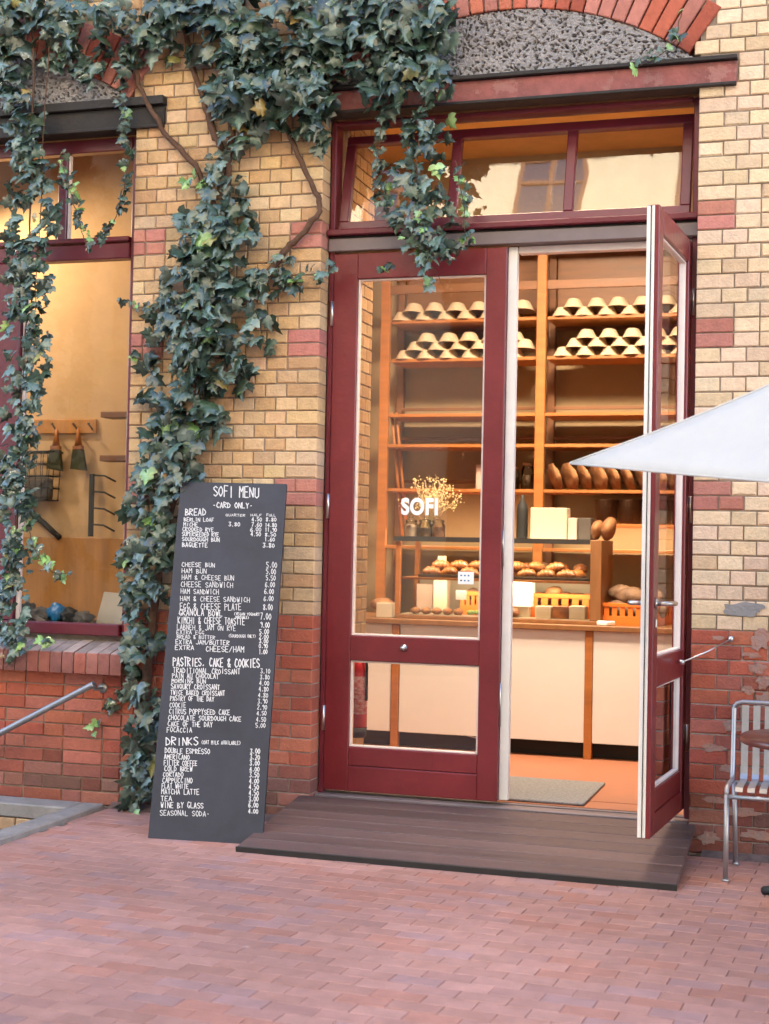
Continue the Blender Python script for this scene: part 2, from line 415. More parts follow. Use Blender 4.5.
a_ = up.data.attributes.new('Col', 'FLOAT_COLOR', 'POINT'); a_.data.foreach_set('color', [.48, .35, .2, 1.]*len(up.data.vertices))
# arches, stone infill, lintels
for A in (A_D, A_W):
    rv = Raw(); th = math.asin(A['hs']/A['R']); n = 27; R1, R2 = A['R']+.004, A['R']+A['d']
    for i in range(n):
        t0 = -th+2*th*i/n; t1 = -th+2*th*(i+1)/n; tm = (t0+t1)/2
        er = Vector((math.sin(tm), 0, math.cos(tm))); et = Vector((math.cos(tm), 0, -math.sin(tm)))
        w1 = R2*(t1-t0)-.010; c = random.choice(PNK+RED[:3]); q = U(.8, 1.15); c = tuple(v*q for v in c)
        base = Vector((A['xc'], .12, A['zc']))
        w0 = R1*(t1-t0)-.010; y = -.12+U(-.012, -.004)
        v = []
        for yy, e in ((0, 0), (y+.005, 0), (y, .005)):
            v += [base+er*(R1+e)-et*(w0/2-e)+Vector((0, yy, 0)), base+er*(R1+e)+et*(w0/2-e)+Vector((0, yy, 0)),
                  base+er*(R2-e)+et*(w1/2-e)+Vector((0, yy, 0)), base+er*(R2-e)-et*(w1/2-e)+Vector((0, yy, 0))]
        fs = []
        for L0 in (0, 4):
            for q_ in range(4): fs.append((L0+q_, L0+(q_+1) % 4, L0+4+(q_+1) % 4, L0+4+q_))
        fs.append((8, 9, 10, 11)); rv.add(v, fs, c)
    rv.build('brick_arch', m_brick, bld)
    rs = Raw(); nx, nz = 460, 104; grid = []
    for i in range(nx+1):
        x = -1.02+2.04*i/nx; zt = A['zc']+math.sqrt(max(0, (A['R']+.0)**2-x*x)); zb = 4.12
        zt = max(zt, zb+.002)
        for j in range(nz+1):
            z = zb+(zt-zb)*j/nz
            p = Vector((x*46, 0, z*60)); p2 = Vector((x*80, 3, z*95))
            dd, _ = noise.voronoi(p + Vector((noise.noise(p*.5), 0, noise.noise(p*.5+Vector((5, 5, 5)))))*.9)
            h = min(1, dd[0]*1.35) ; h2 = noise.noise(p2)*.35
            pit = max(0., .62-h)                       # pits of the pumice
            y = .004 + .085*pit**1.2 - .012*h2 + .008*noise.noise(Vector((x*5, z*5, 1)))
            grid.append((A['xc']+x, y, z))
    fs = []
    for i in range(nx):
        for j in range(nz):
            a0 = i*(nz+1)+j; fs.append((a0, a0+nz+1, a0+nz+2, a0+1))
    rs.add(grid, fs, (.29, .275, .28)); rs.build('stone_infill', m_pumice, bld, True)
def lintel(x0, x1, red):
    b = MB(); m = 0
    b.box(x0, x1, -.012, .10, 4.0, 4.112, .003, 0)
    b.box(x0-.004, x1+.004, -.042, .10, 4.114, 4.136 if red else 4.165, .003, 1)
    b.box(x0, x1, -.030, .10, 3.982, 3.999, .003, 1)
    b.build('lintel_beam', [m_ired, m_iblk] if red else [m_iblk, m_iblk], bld)
lintel(-2.235, .192, True); lintel(-5.53, -3.075, False)
# window sill of headers on edge, sloping out
rs = Raw(); x = -5.40
while x < -3.24:
    w_ = min(.078, -3.215-x); c = random.choice(RED); q = U(.75, 1.35); c = (c[0]*q+.03, c[1]*q+.03, c[2]*q+.03)
    zf = U(-.002, .002); v = []
    o = Vector((x+.004, .14, .80)); y1 = -.105+U(-.004, .004)
    ex = Vector((w_-.008, 0, 0))
    prof = [(.14, .80), (y1, .775), (y1+.004, .892+zf), (y1+.012, .899+zf), (.14, .955+zf)]
    n5 = len(prof); v = [(x+.004, p[0], p[1]) for p in prof]+[(x+w_-.004, p[0], p[1]) for p in prof]
    fs = [tuple(range(n5))[::-1], tuple(range(n5, 2*n5))]+[(i, (i+1) % n5, n5+(i+1) % n5, n5+i) for i in range(n5)]
    rs.add(v, fs, c); q5 = U(.7, 1.2); rs.c[-2*n5:] = [(c[0]*.55, c[1]*.55, c[2]*.55), (c[0]*.5, c[1]*.5, c[2]*.5), (c[0]*.7, c[1]*.75, c[2]*.8), (.33*q5, .26*q5, .25*q5), (.34*q5, .28*q5, .27*q5)]*2; x += w_
rs.build('window_sill', m_sillb, bld)
b = MB(); b.prism([(-5.395, .13, .79), (-5.395, -.095, .782), (-5.395, -.095, .886), (-5.395, .13, .944)], (2.17, 0, 0)); b.build('sill_mortar', m_mortar, bld)
# right wall: cement patch, iron eye for the door stay
def patch(px, py, w_, h_, m, name, seed):
    c = P(px, py, 0); poly = []
    for k in range(26):
        a = 2*math.pi*k/26; rr = 1+.55*noise.noise(Vector((math.cos(a)*1.6, math.sin(a)*1.6, seed)))+.25*noise.noise(Vector((math.cos(a)*5, math.sin(a)*5, seed)))
        poly.append((c.x+math.cos(a)*w_*rr, -.0045, c.z+math.sin(a)*h_*rr))
    b = MB(); b.prism(poly, (0, .014, 0)); b.build(name, m, bld)
patch(742, 609, .115, .034, m_patch, 'cement_patch', 3.3)
for k_, (px, py, w_, h_) in enumerate(((762, 640, .045, .05), (757, 668, .05, .022), (764, 682, .04, .03), (712, 748, .055, .018), (733, 726, .06, .026), (727, 768, .035, .02), (752, 655, .05, .014), (748, 690, .03, .02), (740, 812, .09, .02), (715, 800, .06, .016), (765, 700, .05, .03), (718, 638, .03, .012), (760, 835, .10, .025), (708, 838, .05, .03))):
    patch(px, py, w_, h_, m_smear, 'mortar_patch', k_*2.7+.4)
# ---- left shop window
YF = .115
win = MB()
def bar(b, x0, x1, z0, z1, y0=YF, y1=YF+.07, bev=.006, mi=0): return b.box(x0, x1, y0, y1, z0, z1, bev, mi)
bar(win, XP-.075, XP-.002, 1.0, 3.98); bar(win, -5.334, -5.26, 1.0, 3.98)
bar(win, -5.26, XP-.075, 3.90, 3.98); bar(win, -5.26, XP-.075, .985, 1.055, YF-.03, YF+.08)
bar(win, -5.26, XP-.075, 3.245, 3.34, YF-.012, YF+.075); bar(win, -5.26, XP-.075, 3.345, 3.375, YF-.03, YF+.06)
bar(win, -3.845, -3.785, 3.376, 3.899, YF+.01, YF+.06); bar(win, -4.79, -4.73, 3.376, 3.899, YF+.01, YF+.06)
bar(win, -4.26, -4.075, 1.056, 3.244, YF-.01, YF+.065)
wobj = win.build('shop_window', m_door2, bld)
b = MB(); bar(b, -4.07, -4.045, 1.06, 3.24, YF+.02, YF+.05, .003); bar(b, -3.782, -3.768, 3.38, 3.895, YF+.02, YF+.05, .003); b.build('bead', m_bead, wobj)
for (x0, x1, z0, z1) in [(-4.074, XP-.076, 1.056, 3.244), (-5.259, -4.261, 1.056, 3.244), (-3.784, XP-.076, 3.376, 3.899), (-4.729, -3.846, 3.376, 3.899), (-5.259, -4.791, 3.376, 3.899)]:
    b = MB(); b.quad((x0, YF+.045, z0), (x1, YF+.045, z0), (x1, YF+.045, z1), (x0, YF+.045, z1)); b.build('pane', m_glass3, wobj)
# ---- door frame and transom
b = MB()
bar(b, XL+.002, XL+.033, .15, 3.98, YF+.005, YF+.12); bar(b, -.036, -.002, .15, 3.98, YF+.02, YF+.12)
bar(b, XL+.033, -.036, 3.955, 3.98, YF+.005, YF+.12); bar(b, XL+.002, -.002, 3.315, 3.350, YF-.045, YF+.10)
b.build('door_frame', m_door2, bld)
b = MB(); b.box(XL+.004, -.004, YF-.02, YF+.10, 3.228, 3.300, .004, 0); b.box(XL+.004, -.004, YF-.0, YF+.09, 3.301, 3.314, 0, 1); b.build('drip_rail', [m_grey, m_iblk], bld)
tr = thing('transom_sash', None, None); tr.parent = bld; tr.location = (XL+.045, YF+.02, 3.355); tr.rotation_euler = (R(-14), 0, 0)
W, H = 1.985, .60
b = MB(); F_ = .055
b.box(0, W, 0, .05, 0, F_, .005); b.box(0, W, 0, .05, H-F_, H, .005); b.box(0, F_, 0, .05, F_, H-F_, .005); b.box(W-F_, W, 0, .05, F_, H-F_, .005)
for xm in (.665, 1.325): b.box(xm-.027, xm+.027, 0, .05, F_, H-F_, .005)
b.build('sash_frame', m_door2, tr)
for x0, x1 in ((F_, .638), (.692, 1.298), (1.352, W-F_)):
    b = MB(); b.quad((x0, .025, F_), (x1, .025, F_), (x1, .025, H-F_), (x0, .025, H-F_)); b.build('pane', m_glass5, tr)
tr.name = 'transom_window'
# ---- door leaves (built closed, hinge at local x = 0; the leaf runs to -x for the right one, +x for the left one)
def leaf(s, name, label, wid, st_h, st_f, zb=.015, zt=3.06):
    T = .06
    d = MB()
    def bx(x0, x1, y0, y1, z0, z1, bev=.004, mi=0):
        a0, a1 = sorted((s*x0, s*x1)); d.box(a0, a1, y0, y1, z0, z1, bev, mi)
    bx(0, st_h, 0, T, zb, zt); bx(wid-st_f, wid, 0, T, zb, zt)
    g0, g1 = st_h, wid-st_f
    bx(g0, g1, 0, T, 2.915, zt); bx(g0, g1, 0, T, .75, .89); bx(g0, g1, 0, T, zb, .155); bx(g0, g1, .004, T, .158, .262)
    o = d.build(name, m_door, bld); o['label'] = label
    e = MB()
    for z0, z1 in ((.262, .75), (.89, 2.915)):
        for q in ((g0, g0+.012, z0, z1), (g1-.012, g1, z0, z1), (g0+.012, g1-.012, z0, z0+.012), (g0+.012, g1-.012, z1-.012, z1)):
            a0, a1 = sorted((s*q[0], s*q[1])); e.box(a0, a1, .016, .05, q[2]+.0005, q[3]-.0005, .002)
    e.build('glazing_bead', m_bead, o)
    for z0, z1 in ((.275, .738), (.903, 2.902)):
        g = MB(); a0, a1 = sorted((s*(g0+.012), s*(g1-.012))); g.quad((a0, .03, z0), (a1, .03, z0), (a1, .03, z1), (a0, .03, z1)); g.build('pane', m_glass if s > 0 else m_glass4, o)
    for zz in (.42, 1.62, 2.72):
        h = MB(); h.tube([(-s*.004, -.006, zz-.07), (-s*.004, -.006, zz+.07)], .0095, 10); h.build('hinge', m_steel, o)
    return o
DL = leaf(1, 'door', 'closed oxblood door leaf with two panes', 1.008, .145, .115); DL.location = (-2.045, YF, .155)
DR = leaf(-1, 'door', 'oxblood door leaf standing open, seen from its edge', .90, .105, .105, .05, 3.035); DR.location = (-.028, YF-.01, .158); DR.rotation_euler = (0, 0, R(85.5))
b = MB(); b.box(1.009, 1.06, .035, .085, .02, 3.065, .003); b.build('rebate_strip', m_white, DL)
b = MB(); b.box(.985, 1.0085, .0605, .085, .02, 3.02, .003); b.build('rebate_back', m_white, DL)
b = MB(); b.box(-.9045, -.9005, .022, .059, .055, 3.03, 0); b.box(-.9085, -.9046, .036, .040, .055, 3.03, 0, 1); b.build('rebate_strip', [m_white, m_black], DR)
b = MB(); b.lathe([(0, 0), (.020, 0), (.022, .006), (.016, .010), (.014, .022), (.010, .030), (0, .031)], seg=16, M=Matrix.Translation((.463, -.001, .832)) @ Matrix.Rotation(R(90), 4, 'X')); b.build('lock_knob', m_steel, DL)
for z0, z1 in ((.42, .66), (1.3, 1.5)):
    b = MB(); b.tube([(1.0115, .025, z0), (1.0115, .025, z1)], .006, 8); b.build('bolt', m_steel, DL)
for yy in (-1, 1):
    b = MB(); y0 = 0 if yy < 0 else .06
    b.lathe([(0, 0), (.026, 0), (.026, .008), (0, .008)], seg=16, M=Matrix.Translation((-.845, y0, 1.15)) @ Matrix.Rotation(R(90*(-yy)), 4, 'X'))
    b.tube([(-.845, y0, 1.15), (-.845, y0+yy*.05, 1.15), (-.835, y0+yy*.066, 1.15), (-.805, y0+yy*.07, 1.15), (-.72, y0+yy*.07, 1.148)], .0125, 10)
    b.box(-.857, -.833, y0+yy*.003-.004, y0+yy*.003+.004, 1.035, 1.075, .003)
    b.build('handle', m_steel, DR)
# door stay between open leaf and wall
p0 = P(679, 662, -.23); p1 = P(731, 639, -.012); p0.x = -.015
b = MB(); b.tube([p0, p0+(p1-p0)*.5+Vector((0, 0, -.006)), p1], .0042, 8); b.lathe([(0, -.012), (.016, -.01), (.016, .01), (0, .012)], p0+Vector((-.006, 0, 0)), 10); b.lathe([(0, -.016), (.014, -.012), (.014, .012), (0, .016)], p1, 10); b.tube([p1, p1+Vector((0, .02, 0))], .008, 8)
b.build('door_stay', m_steel, bld)
b = MB(); b.box(XL+.004, -.004, .055, .235, .100, .150, .004); b.box(XL+.004, -.004, .155, .180, .1505, .158, .002); b.build('threshold', m_grey, bld)
b = MB(); b.box(-.98, -.037, .165, .225, 3.185, 3.225, .003); b.build('head_rail', m_bead, bld)
# lettering on the glass
cu = bpy.data.curves.new('lettering', 'FONT'); cu.body = 'SOFI'; cu.size = 1; cu.offset = .045; cu.space_character = 1.10
to = bpy.data.objects.new('tmp', cu); col.objects.link(to); bpy.context.view_layer.update()
dg = bpy.context.evaluated_depsgraph_get(); me = bpy.data.meshes.new_from_object(to.evaluated_get(dg)); bpy.data.objects.remove(to)
xa = min(v.co.x for v in me.vertices); xb = max(v.co.x for v in me.vertices); ya = min(v.co.y for v in me.vertices); yb = max(v.co.y for v in me.vertices)
pa, pb = P(401, 515, YF+.028), P(438, 498, YF+.028)
for v in me.vertices:
    fx, fz = (v.co.x-xa)/(xb-xa), (v.co.y-ya)/(yb-ya)
    v.co = (pa.x+(pb.x-pa.x)*fx+2.045, .0285, pa.z-.155+(pb.z-pa.z)*fz - .012*(fx-.5)*0)
me.materials.clear(); me.materials.append(m_cardw)
lt = bpy.data.objects.new('lettering', me); col.objects.link(lt); lt.parent = DL
b = MB(); pa, pb = P(458, 584, YF+.03), P(474, 572, YF+.03)
b.box(pa.x+2.045, pb.x+2.045, .0278, .0288, pa.z-.155, pb.z-.155, 0, 0)
for i in range(3):
    for j in range(2):
        cx = pa.x+2.045+.018+i*.021; cz = pa.z-.155+.02+j*.028; b.box(cx-.005, cx+.005, .0268, .0277, cz-.004, cz+.004, 0, 1 if (i, j) != (0, 0) else 2)
b.build('sticker', [m_cardw, m_blue, m_black], DL)

# ------------------------------------------------------------------ interior shell
FZ = .155
b = MB(); b.quad((-6.8, .45, FZ-.001), (3.8, .45, FZ-.001), (3.8, 5.8, FZ-.001), (-6.8, 5.8, FZ-.001)); b.quad((XL, .236, FZ-.003), (0, .236, FZ-.003), (0, .45, FZ-.003), (XL, .45, FZ-.003)); struct(b.build('floor', m_floor))
b = MB(); b.quad((-6.8, .45, 4.75), (3.8, .45, 4.75), (3.8, 5.8, 4.75), (-6.8, 5.8, 4.75)); struct(b.build('ceiling', m_ochre))
b = MB(); b.box(-3.2, 3.8, 3.82, 3.9, FZ, 4.75); struct(b.build('wall_back', m_back))
b = MB(); b.box(-3.2, -3.12, .45, 3.82, FZ, 4.75); struct(b.build('wall_partition', m_ochre))
b = MB(); b.box(1.6, 1.7, .45, 3.82, FZ, 4.75); struct(b.build('wall_right', m_ochre))
b = MB(); b.box(-6.8, -3.201, 1.5, 1.58, FZ, 4.75); struct(b.build('wall_workroom', m_beige))
b = MB(); b.box(-6.8, -3.21, 1.47, 1.499, FZ, 1.57, .003); struct(b.build('wall_panel', m_ply))
b = MB(); b.box(-3.95, -3.22, 1.42, 1.499, 1.572, 4.7, .004); struct(b.build('wall_pilaster', m_back))
# brick pier inside, left of the door
rp = Raw()
for k in range(2, 58):
    z0 = FZ+(k-2)*CH; pit = [.46, .59, .72, .85, .96] if k % 2 else [.46, .525, .655, .785, .915, .96]
    for y0, y1 in zip(pit, pit[1:]):
        c = random.choice(YEL); q = U(.8, 1.05); c = (c[0]*q, c[1]*q, c[2]*q)
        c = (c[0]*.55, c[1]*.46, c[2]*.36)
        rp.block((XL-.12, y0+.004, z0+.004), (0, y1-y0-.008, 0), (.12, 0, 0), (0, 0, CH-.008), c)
    for x0, x1 in ((-2.48, -2.34), (-2.34, -2.2), (-2.2, XL)):
        pass
rp.add([(XL-.5, .452, FZ), (XL-.008, .452, FZ), (XL-.008, .962, FZ), (XL-.5, .962, FZ), (XL-.5, .452, 4.74), (XL-.008, .452, 4.74), (XL-.008, .962, 4.74), (XL-.5, .962, 4.74)],
       [(0, 1, 5, 4), (1, 2, 6, 5), (2, 3, 7, 6), (3, 0, 4, 7)], (.30, .25, .2))
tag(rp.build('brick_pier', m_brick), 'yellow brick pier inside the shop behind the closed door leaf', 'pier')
def lamp(x, y, z, w_, label):
    t = thing('ceiling_lamp', label, 'lamp', (x, y, z), 0, 'ceiling lamps')
    b = MB(); b.box(-w_/2, w_/2, -.06, .06, 0, .06, .006); b.build('housing', m_black, t)
    b = MB(); b.box(-w_/2+.02, w_/2-.02, -.045, .045, -.012, -.001, .002); b.build('diffuser', m_lamp, t)
lamp(-1.0, 1.23, 4.45, 1.4, 'long black ceiling lamp over the shop floor'); lamp(-.9, .68, 4.45, 1.2, 'shorter black ceiling lamp close behind the shop front')

# ------------------------------------------------------------------ doormat, extinguisher
b = MB(); b.box(-1.5, -.585, .27, 1.04, FZ, FZ+.014, .004); tag(b.build('doormat', m_mat), 'grey speckled doormat lying just inside the open door', 'doormat')
t = thing('fire_extinguisher', 'red fire extinguisher with black foot behind the lower door pane', 'extinguisher', (-1.985, .52, .42))
b = MB(); b.lathe([(0, .06), (.058, .06), (.060, .07), (.060, .40), (.045, .45), (.018, .47), (.018, .49), (0, .49)], seg=20); b.build('cylinder', m_red, t)
b = MB(); b.lathe([(0, 0), (.052, 0), (.058, .01), (.0605, .059), (0, .0595)], seg=20); b.build('foot', m_black, t)
b = MB(); b.tube([(0, 0, .49), (0, 0, .52), (-.05, -.03, .545)], .01, 8); b.tube([(0, 0, .51), (.05, -.02, .50), (.066, -.03, .42), (.064, -.02, .22)], .008, 8); b.build('valve', m_black, t)
b = MB(); b.lathe([(.0603, .14), (.0609, .142), (.0609, .36), (.0603, .362)], seg=20); b.build('marking', m_extl, t)

# ------------------------------------------------------------------ counter
t = thing('shop_counter', 'long white panelled counter with wooden posts and worktop', 'counter', (-1.0, 2.05, FZ))
def L(x): return x+1.0
b = MB(); b.box(L(-3.1), L(1.5), -.03, .78, .858, .895, .004); b.build('worktop', m_birch, t)
for x0, x1 in ((-3.1, -2.245), (-2.185, -.887), (-.833, .49), (.55, 1.5)):
    b = MB(); b.box(L(x0)+.001, L(x1)-.001, 0, .03, .108, .857, .002); b.build('panel', m_panel, t)
for x in (-2.215, -.86, .52):
    b = MB(); b.box(L(x)-.026, L(x)+.026, -.012, .05, 0.001, .857, .003); b.build('post', m_pine, t)
b = MB(); b.box(L(-3.1), L(1.5), .10, .7, .001, .107); b.build('plinth', m_black, t)
b = MB(); b.tube([(L(-1.75), .06, .11), (L(-1.6), .045, .085), (L(-1.45), .06, .10)], .004, 6); b.build('cable', m_white, t)

CT = FZ+.895                           # worktop height 1.10
# ------------------------------------------------------------------ display case
CX0, CX1, CY0, CY1, CZ1 = -2.245, -.795, 2.10, 2.62, 1.625
t = thing('display_case', 'glass fronted wooden pastry case lit from inside on the counter', 'display case', (-1.5, 2.36, CT))
def q(x0, x1, y0, y1, z0, z1): return (x0+1.5, x1+1.5, y0-2.36, y1-2.36, z0-CT, z1-CT)
b = MB(); b.box(*q(CX0, CX1, CY0, CY1, CT+.001, CT+.028), .003); b.build('base', m_birch, t)
b = MB(); b.box(*q(CX0+.02, CX1-.078, CY0+.01, CY1-.01, CT+.0285, CT+.032)); b.build('base_liner', m_card, t)
b = MB(); b.box(*q(CX1-.075, CX1, CY0, CY1, CT+.029, CZ1-.001), .003); b.build('end_panel', m_birch, t)
b = MB(); b.box(*q(CX0, CX0+.035, CY0, CY0+.035, CT+.029, CZ1-.03), .003); b.build('post', m_pine, t)
b = MB(); b.box(*q(CX0, CX0+.035, CY1-.035, CY1, CT+.029, CZ1-.03), .003); b.build('post', m_pine, t)
b = MB(); b.box(*q(CX0+.036, CX1-.076, CY0+.03, CY1, 1.325, 1.342), .002); b.build('shelf', m_pine, t)
b = MB(); b.box(*q(CX0+.036, CX1-.076, CY1-.012, CY1, CT+.033, 1.324)); b.build('back_panel', m_card, t)
b = MB(); b.box(*q(CX0-.01, CX1-.076, CY0-.01, CY1, CZ1-.012, CZ1-.002), .001); b.build('glass_top', m_glass2, t)
b = MB(); v = q(CX0+.036, CX1-.076, CY0+.008, CY0+.012, CT+.03, CZ1-.014); b.quad((v[0], v[2], v[4]), (v[1], v[2], v[4]), (v[1], v[2], v[5]), (v[0], v[2], v[5])); b.build('glass_front', m_glass2, t)
b = MB(); b.box(*q(CX0-.012, CX1-.076, CY0-.016, CY0-.0105, CZ1-.032, CZ1+.002)); b.build('edge_strip', m_rub, t)
b = MB(); b.box(*q(CX0+.05, CX1-.12, CY0+.045, CY0+.06, CZ1-.024, CZ1-.014)); b.build('light_strip', m_led, t)

def crescent(seed):
    b = MB(); pts = []; rr = []
    for i in range(15):
        s_ = -1+2*i/14; a = s_*1.15
        pts.append((math.sin(a)*.07, -.03*(1-math.cos(a))*1.6, .026+.004*math.cos(a*2)))
        rr.append((.031*(1-abs(s_)**2.2)+.006)*(1.10 if i % 3 else .90))
    b.tube(pts, rr, 10); return b
cr = crescent(1).build('croissant', m_pastry); tag(cr, 'x', 'pastry', 'pastries on the upper tray')
tray_z = 1.343
b = MB(); b.box(-2.10, -1.50, 2.17, 2.55, tray_z, tray_z+.008, .003); b.box(-2.10, -1.50, 2.165, 2.175, tray_z+.0085, tray_z+.02, .002)
tag(b.build('baking_tray', m_dark), 'dark baking tray of croissants behind the door glass', 'tray', 'pastry trays')
b = MB(); b.box(-1.47, -.875, 2.17, 2.55, tray_z, tray_z+.008, .003); b.box(-1.47, -.875, 2.165, 2.175, tray_z+.0085, tray_z+.02, .002)
tag(b.build('baking_tray', m_dark), 'dark baking tray of pastries beside the wooden end panel', 'tray', 'pastry trays')
n = 0
for row, (y, z) in enumerate(((2.24, 0), (2.36, .0), (2.48, .0), (2.31, .048))):
    for i in range(9 if row < 3 else 7):
        x = -2.02+i*.138+(row % 2)*.05
        if abs(x+1.49) < .03 or x > -.93: continue
        rot = (U(-.2, .2), U(-.2, .2), U(-.5, .5)+.4*(row % 2)); loc = (x, y, tray_z+.009+z)
        rn = ['front', 'second', 'back', 'heaped upper'][row]; lb = '%s croissant from the left in the %s row of the pastry case' % (ORD[i+1], rn)
        if n == 0: cr.location = loc; cr.rotation_euler = rot; cr['label'] = lb
        else: dup(cr, loc, rot, lb)
        n += 1
def simple(name, label, cat, m, fn, group=None):
    b = MB(); fn(b); o = b.build(name, m); return tag(o, label, cat, group)
def cardsign(px, py, w_, h_, Y, label, m=None):
    p = P(px, py, Y); simple('price_card', label, 'card', m or m_card, lambda b: b.box(p.x-w_/2, p.x+w_/2, Y, Y+.003, p.z-h_/2, p.z+h_/2), 'price cards')
cardsign(442, 561, .062, .07, 2.30, 'cream price card standing among the croissants behind the glass door')
cardsign(505, 553, .066, .05, 2.30, 'cream price card standing among the pastries near the open doorway')
cardsign(461, 595, .075, .065, 2.145, 'bright white card in front of the bread crate in the case', m_cardw)
for i in range(9):                    # darker buns heaped at the back of the upper trays
    x = -2.0+i*.125
    if x > -.93: continue
    b = MB(); b.blob((0, 0, 0), (U(.045, .058), .05, U(.034, .045)), .18, 2.2, i*1.9, 3); o = b.build('glazed_bun', m_crustd if i % 3 == 0 else m_pastry, None, (x+U(-.015, .015), 2.44, tray_z+.075))
    tag(o, '%s glazed bun from the left on top of the pastry heap' % ORD[i+1], 'pastry', 'glazed buns on the heap')
for i in range(5):                    # filled rolls along the front of the case floor
    x = -2.12+i*.078
    b = MB(); b.blob((0, 0, 0), (.034, .06, .024), .14, 2.2, i*2.3, 3); o = b.build('filled_roll', m_crust, None, (x, 2.20, CT+.033+.022))
    tag(o, '%s filled roll from the left along the lit case floor' % ORD[i+1], 'bread', 'filled rolls in the case')
# cartons and packs on the case floor
def cbox(px0, px1, py0, py1, Y, dep, m, name, label, cat, zb=None, lift=.0):
    a, c = P(px0, py1, Y), P(px1, py0, Y); zb = a.z if zb is None else zb
    return simple(name, label, cat, m, lambda b: b.box(a.x, c.x, Y, Y+dep, zb, c.z, .004))
FL = CT+.033
cbox(416, 433, 584, 612, 2.40, .10, m_cardp, 'carton', 'white upright carton at the left end of the pastry case', 'carton', FL)
cbox(433, 447, 580, 608, 2.30, .10, m_card, 'carton', 'tall cream carton standing beside the bread crate in the case', 'carton', FL)
simple('salad_pack', 'flat green salad pack on the floor of the lit case', 'food', m_green, lambda b: [b.blob((-1.72+i*.045, 2.22+.02*(i % 3), FL+.02), (.035, .03, .018), .3, 3, i, 2) for i in range(7)])
cbox(502, 531, 580, 596, 2.18, .16, m_cardw, 'paper_pad', 'bright white paper sleeve in the case next to the door edge', 'paper', FL+.07)
cbox(500, 529, 597, 606, 2.20, .14, m_card, 'carton', 'low cream carton under the white paper sleeve in the case', 'carton', FL)
def bun(px, py, Y, rad, m, name, label, cat, group=None, seed=0, M=None, zb=None):
    p = P(px, py, Y)
    if zb is not None: p.z = zb+rad[2]*.96
    b = MB(); b.blob((0, 0, 0), rad, .14, 1.6, seed, 3, 0, M); o = b.build(name, m, None, p); return tag(o, label, cat, group)
bun(511, 605, 2.16, (.06, .05, .035), m_pastry, 'bun', 'glossy brown bun in the case beside the door edge', 'bun', None, 3, None, FL)
for i, (px, lab) in enumerate(((543, 'left'), (560, 'middle'), (577, 'right'))):
    o = cbox(px-8, px+8, 606.5, 611, 2.15, .16, m_pastry if i == 1 else m_card, 'flat_sandwich', lab+' flat sandwich lying at the front of the lit case', 'sandwich', FL)
# orange crates (ribbed sides with hand holes)
def crate(loc, sx, sy, sz, label, rz=0):
    t = thing('bread_crate', label, 'crate', loc, rz, 'orange bread crates'); e = .009
    b = MB(); b.box(-sx/2, sx/2, -sy/2, sy/2, 0, e); b.build('bottom', m_orange, t)
    def side(x0, x1, y0, y1, horiz):
        b = MB(); b.box(x0, x1, y0, y1, e+.0005, sz*.42, .001)
        n = 7
        b.box(x0-(0 if horiz else .004), x1+(0 if horiz else .004), y0-(.004 if horiz else 0), y1+(.004 if horiz else 0), sz*.82, sz, .002)
        for i in range(n):
            if horiz:
                c = x0+(x1-x0)*(i+.5)/n; b.box(c-(x1-x0)*.24/n*1.3, c+(x1-x0)*.24/n*1.3, y0+.001, y1-.001, sz*.42, sz*.82)
            else:
                c = y0+(y1-y0)*(i+.5)/n; b.box(x0+.001, x1-.001, c-(y1-y0)*.24/n*1.3, c+(y1-y0)*.24/n*1.3, sz*.42, sz*.82)
        b.build('side', m_orange, t)
    side(-sx/2, sx/2, -sy/2, -sy/2+e, True); side(-sx/2, sx/2, sy/2-e, sy/2, True)
    side(-sx/2, -sx/2+e, -sy/2+e, sy/2-e, False); side(sx/2-e, sx/2, -sy/2+e, sy/2-e, False)
    return t
crate((-1.14, 2.42, FL), .50, .30, .165, 'orange bread crate inside the lit case by the end panel')
crate((-1.69, 2.44, FL), .26, .30, .165, 'small orange crate behind the white card in the case')
crate((-.60, 2.42, CT+.001), .40, .50, .15, 'orange crate of dark loaves on the counter right of the case', R(-14))
k = 0
for (x, y, z, s_) in ((-1.31, 2.36, .04, 1), (-1.22, 2.46, .05, 1.1), (-1.10, 2.40, .05, 1.15), (-1.0, 2.45, .045, 1), (-1.16, 2.36, .09, 1)):
    k += 1; bun(0, 0, 2.3, (.06*s_, .075*s_, .045), m_crust, 'bread_roll', '%s bread roll from the left in the orange crate inside the case' % ORD[k], 'bread', 'rolls in the case crate', k).location = (x, y, FL+.085+z)
for k, x in enumerate((-1.76, -1.68, -1.61)):
    bun(0, 0, 2.3, (.05, .06, .042), m_crustd, 'bread_roll', '%s dark roll in the small crate behind the white card' % ORD[k+1], 'bread', 'dark rolls in the small crate', k).location = (x, 2.43, FL+.145)
for k, (x, y, z, s_) in enumerate(((-.66, 2.30, .06, 1), (-.53, 2.28, .06, 1.05), (-.42, 2.36, .07, 1), (-.62, 2.45, .08, 1.1), (-.48, 2.50, .08, 1.1), (-.58, 2.36, .155, 1.05), (-.46, 2.42, .15, 1), (-.66, 2.44, .17, .9))):
    bun(0, 0, 2.3, (.095*s_, .085*s_, .068), m_crustd, 'dark_loaf', '%s dark crusted loaf heaped in the crate right of the case' % ORD[k+1], 'bread', 'dark loaves in the counter crate', k*3+1).location = (x-.05, y, CT+.035+z)
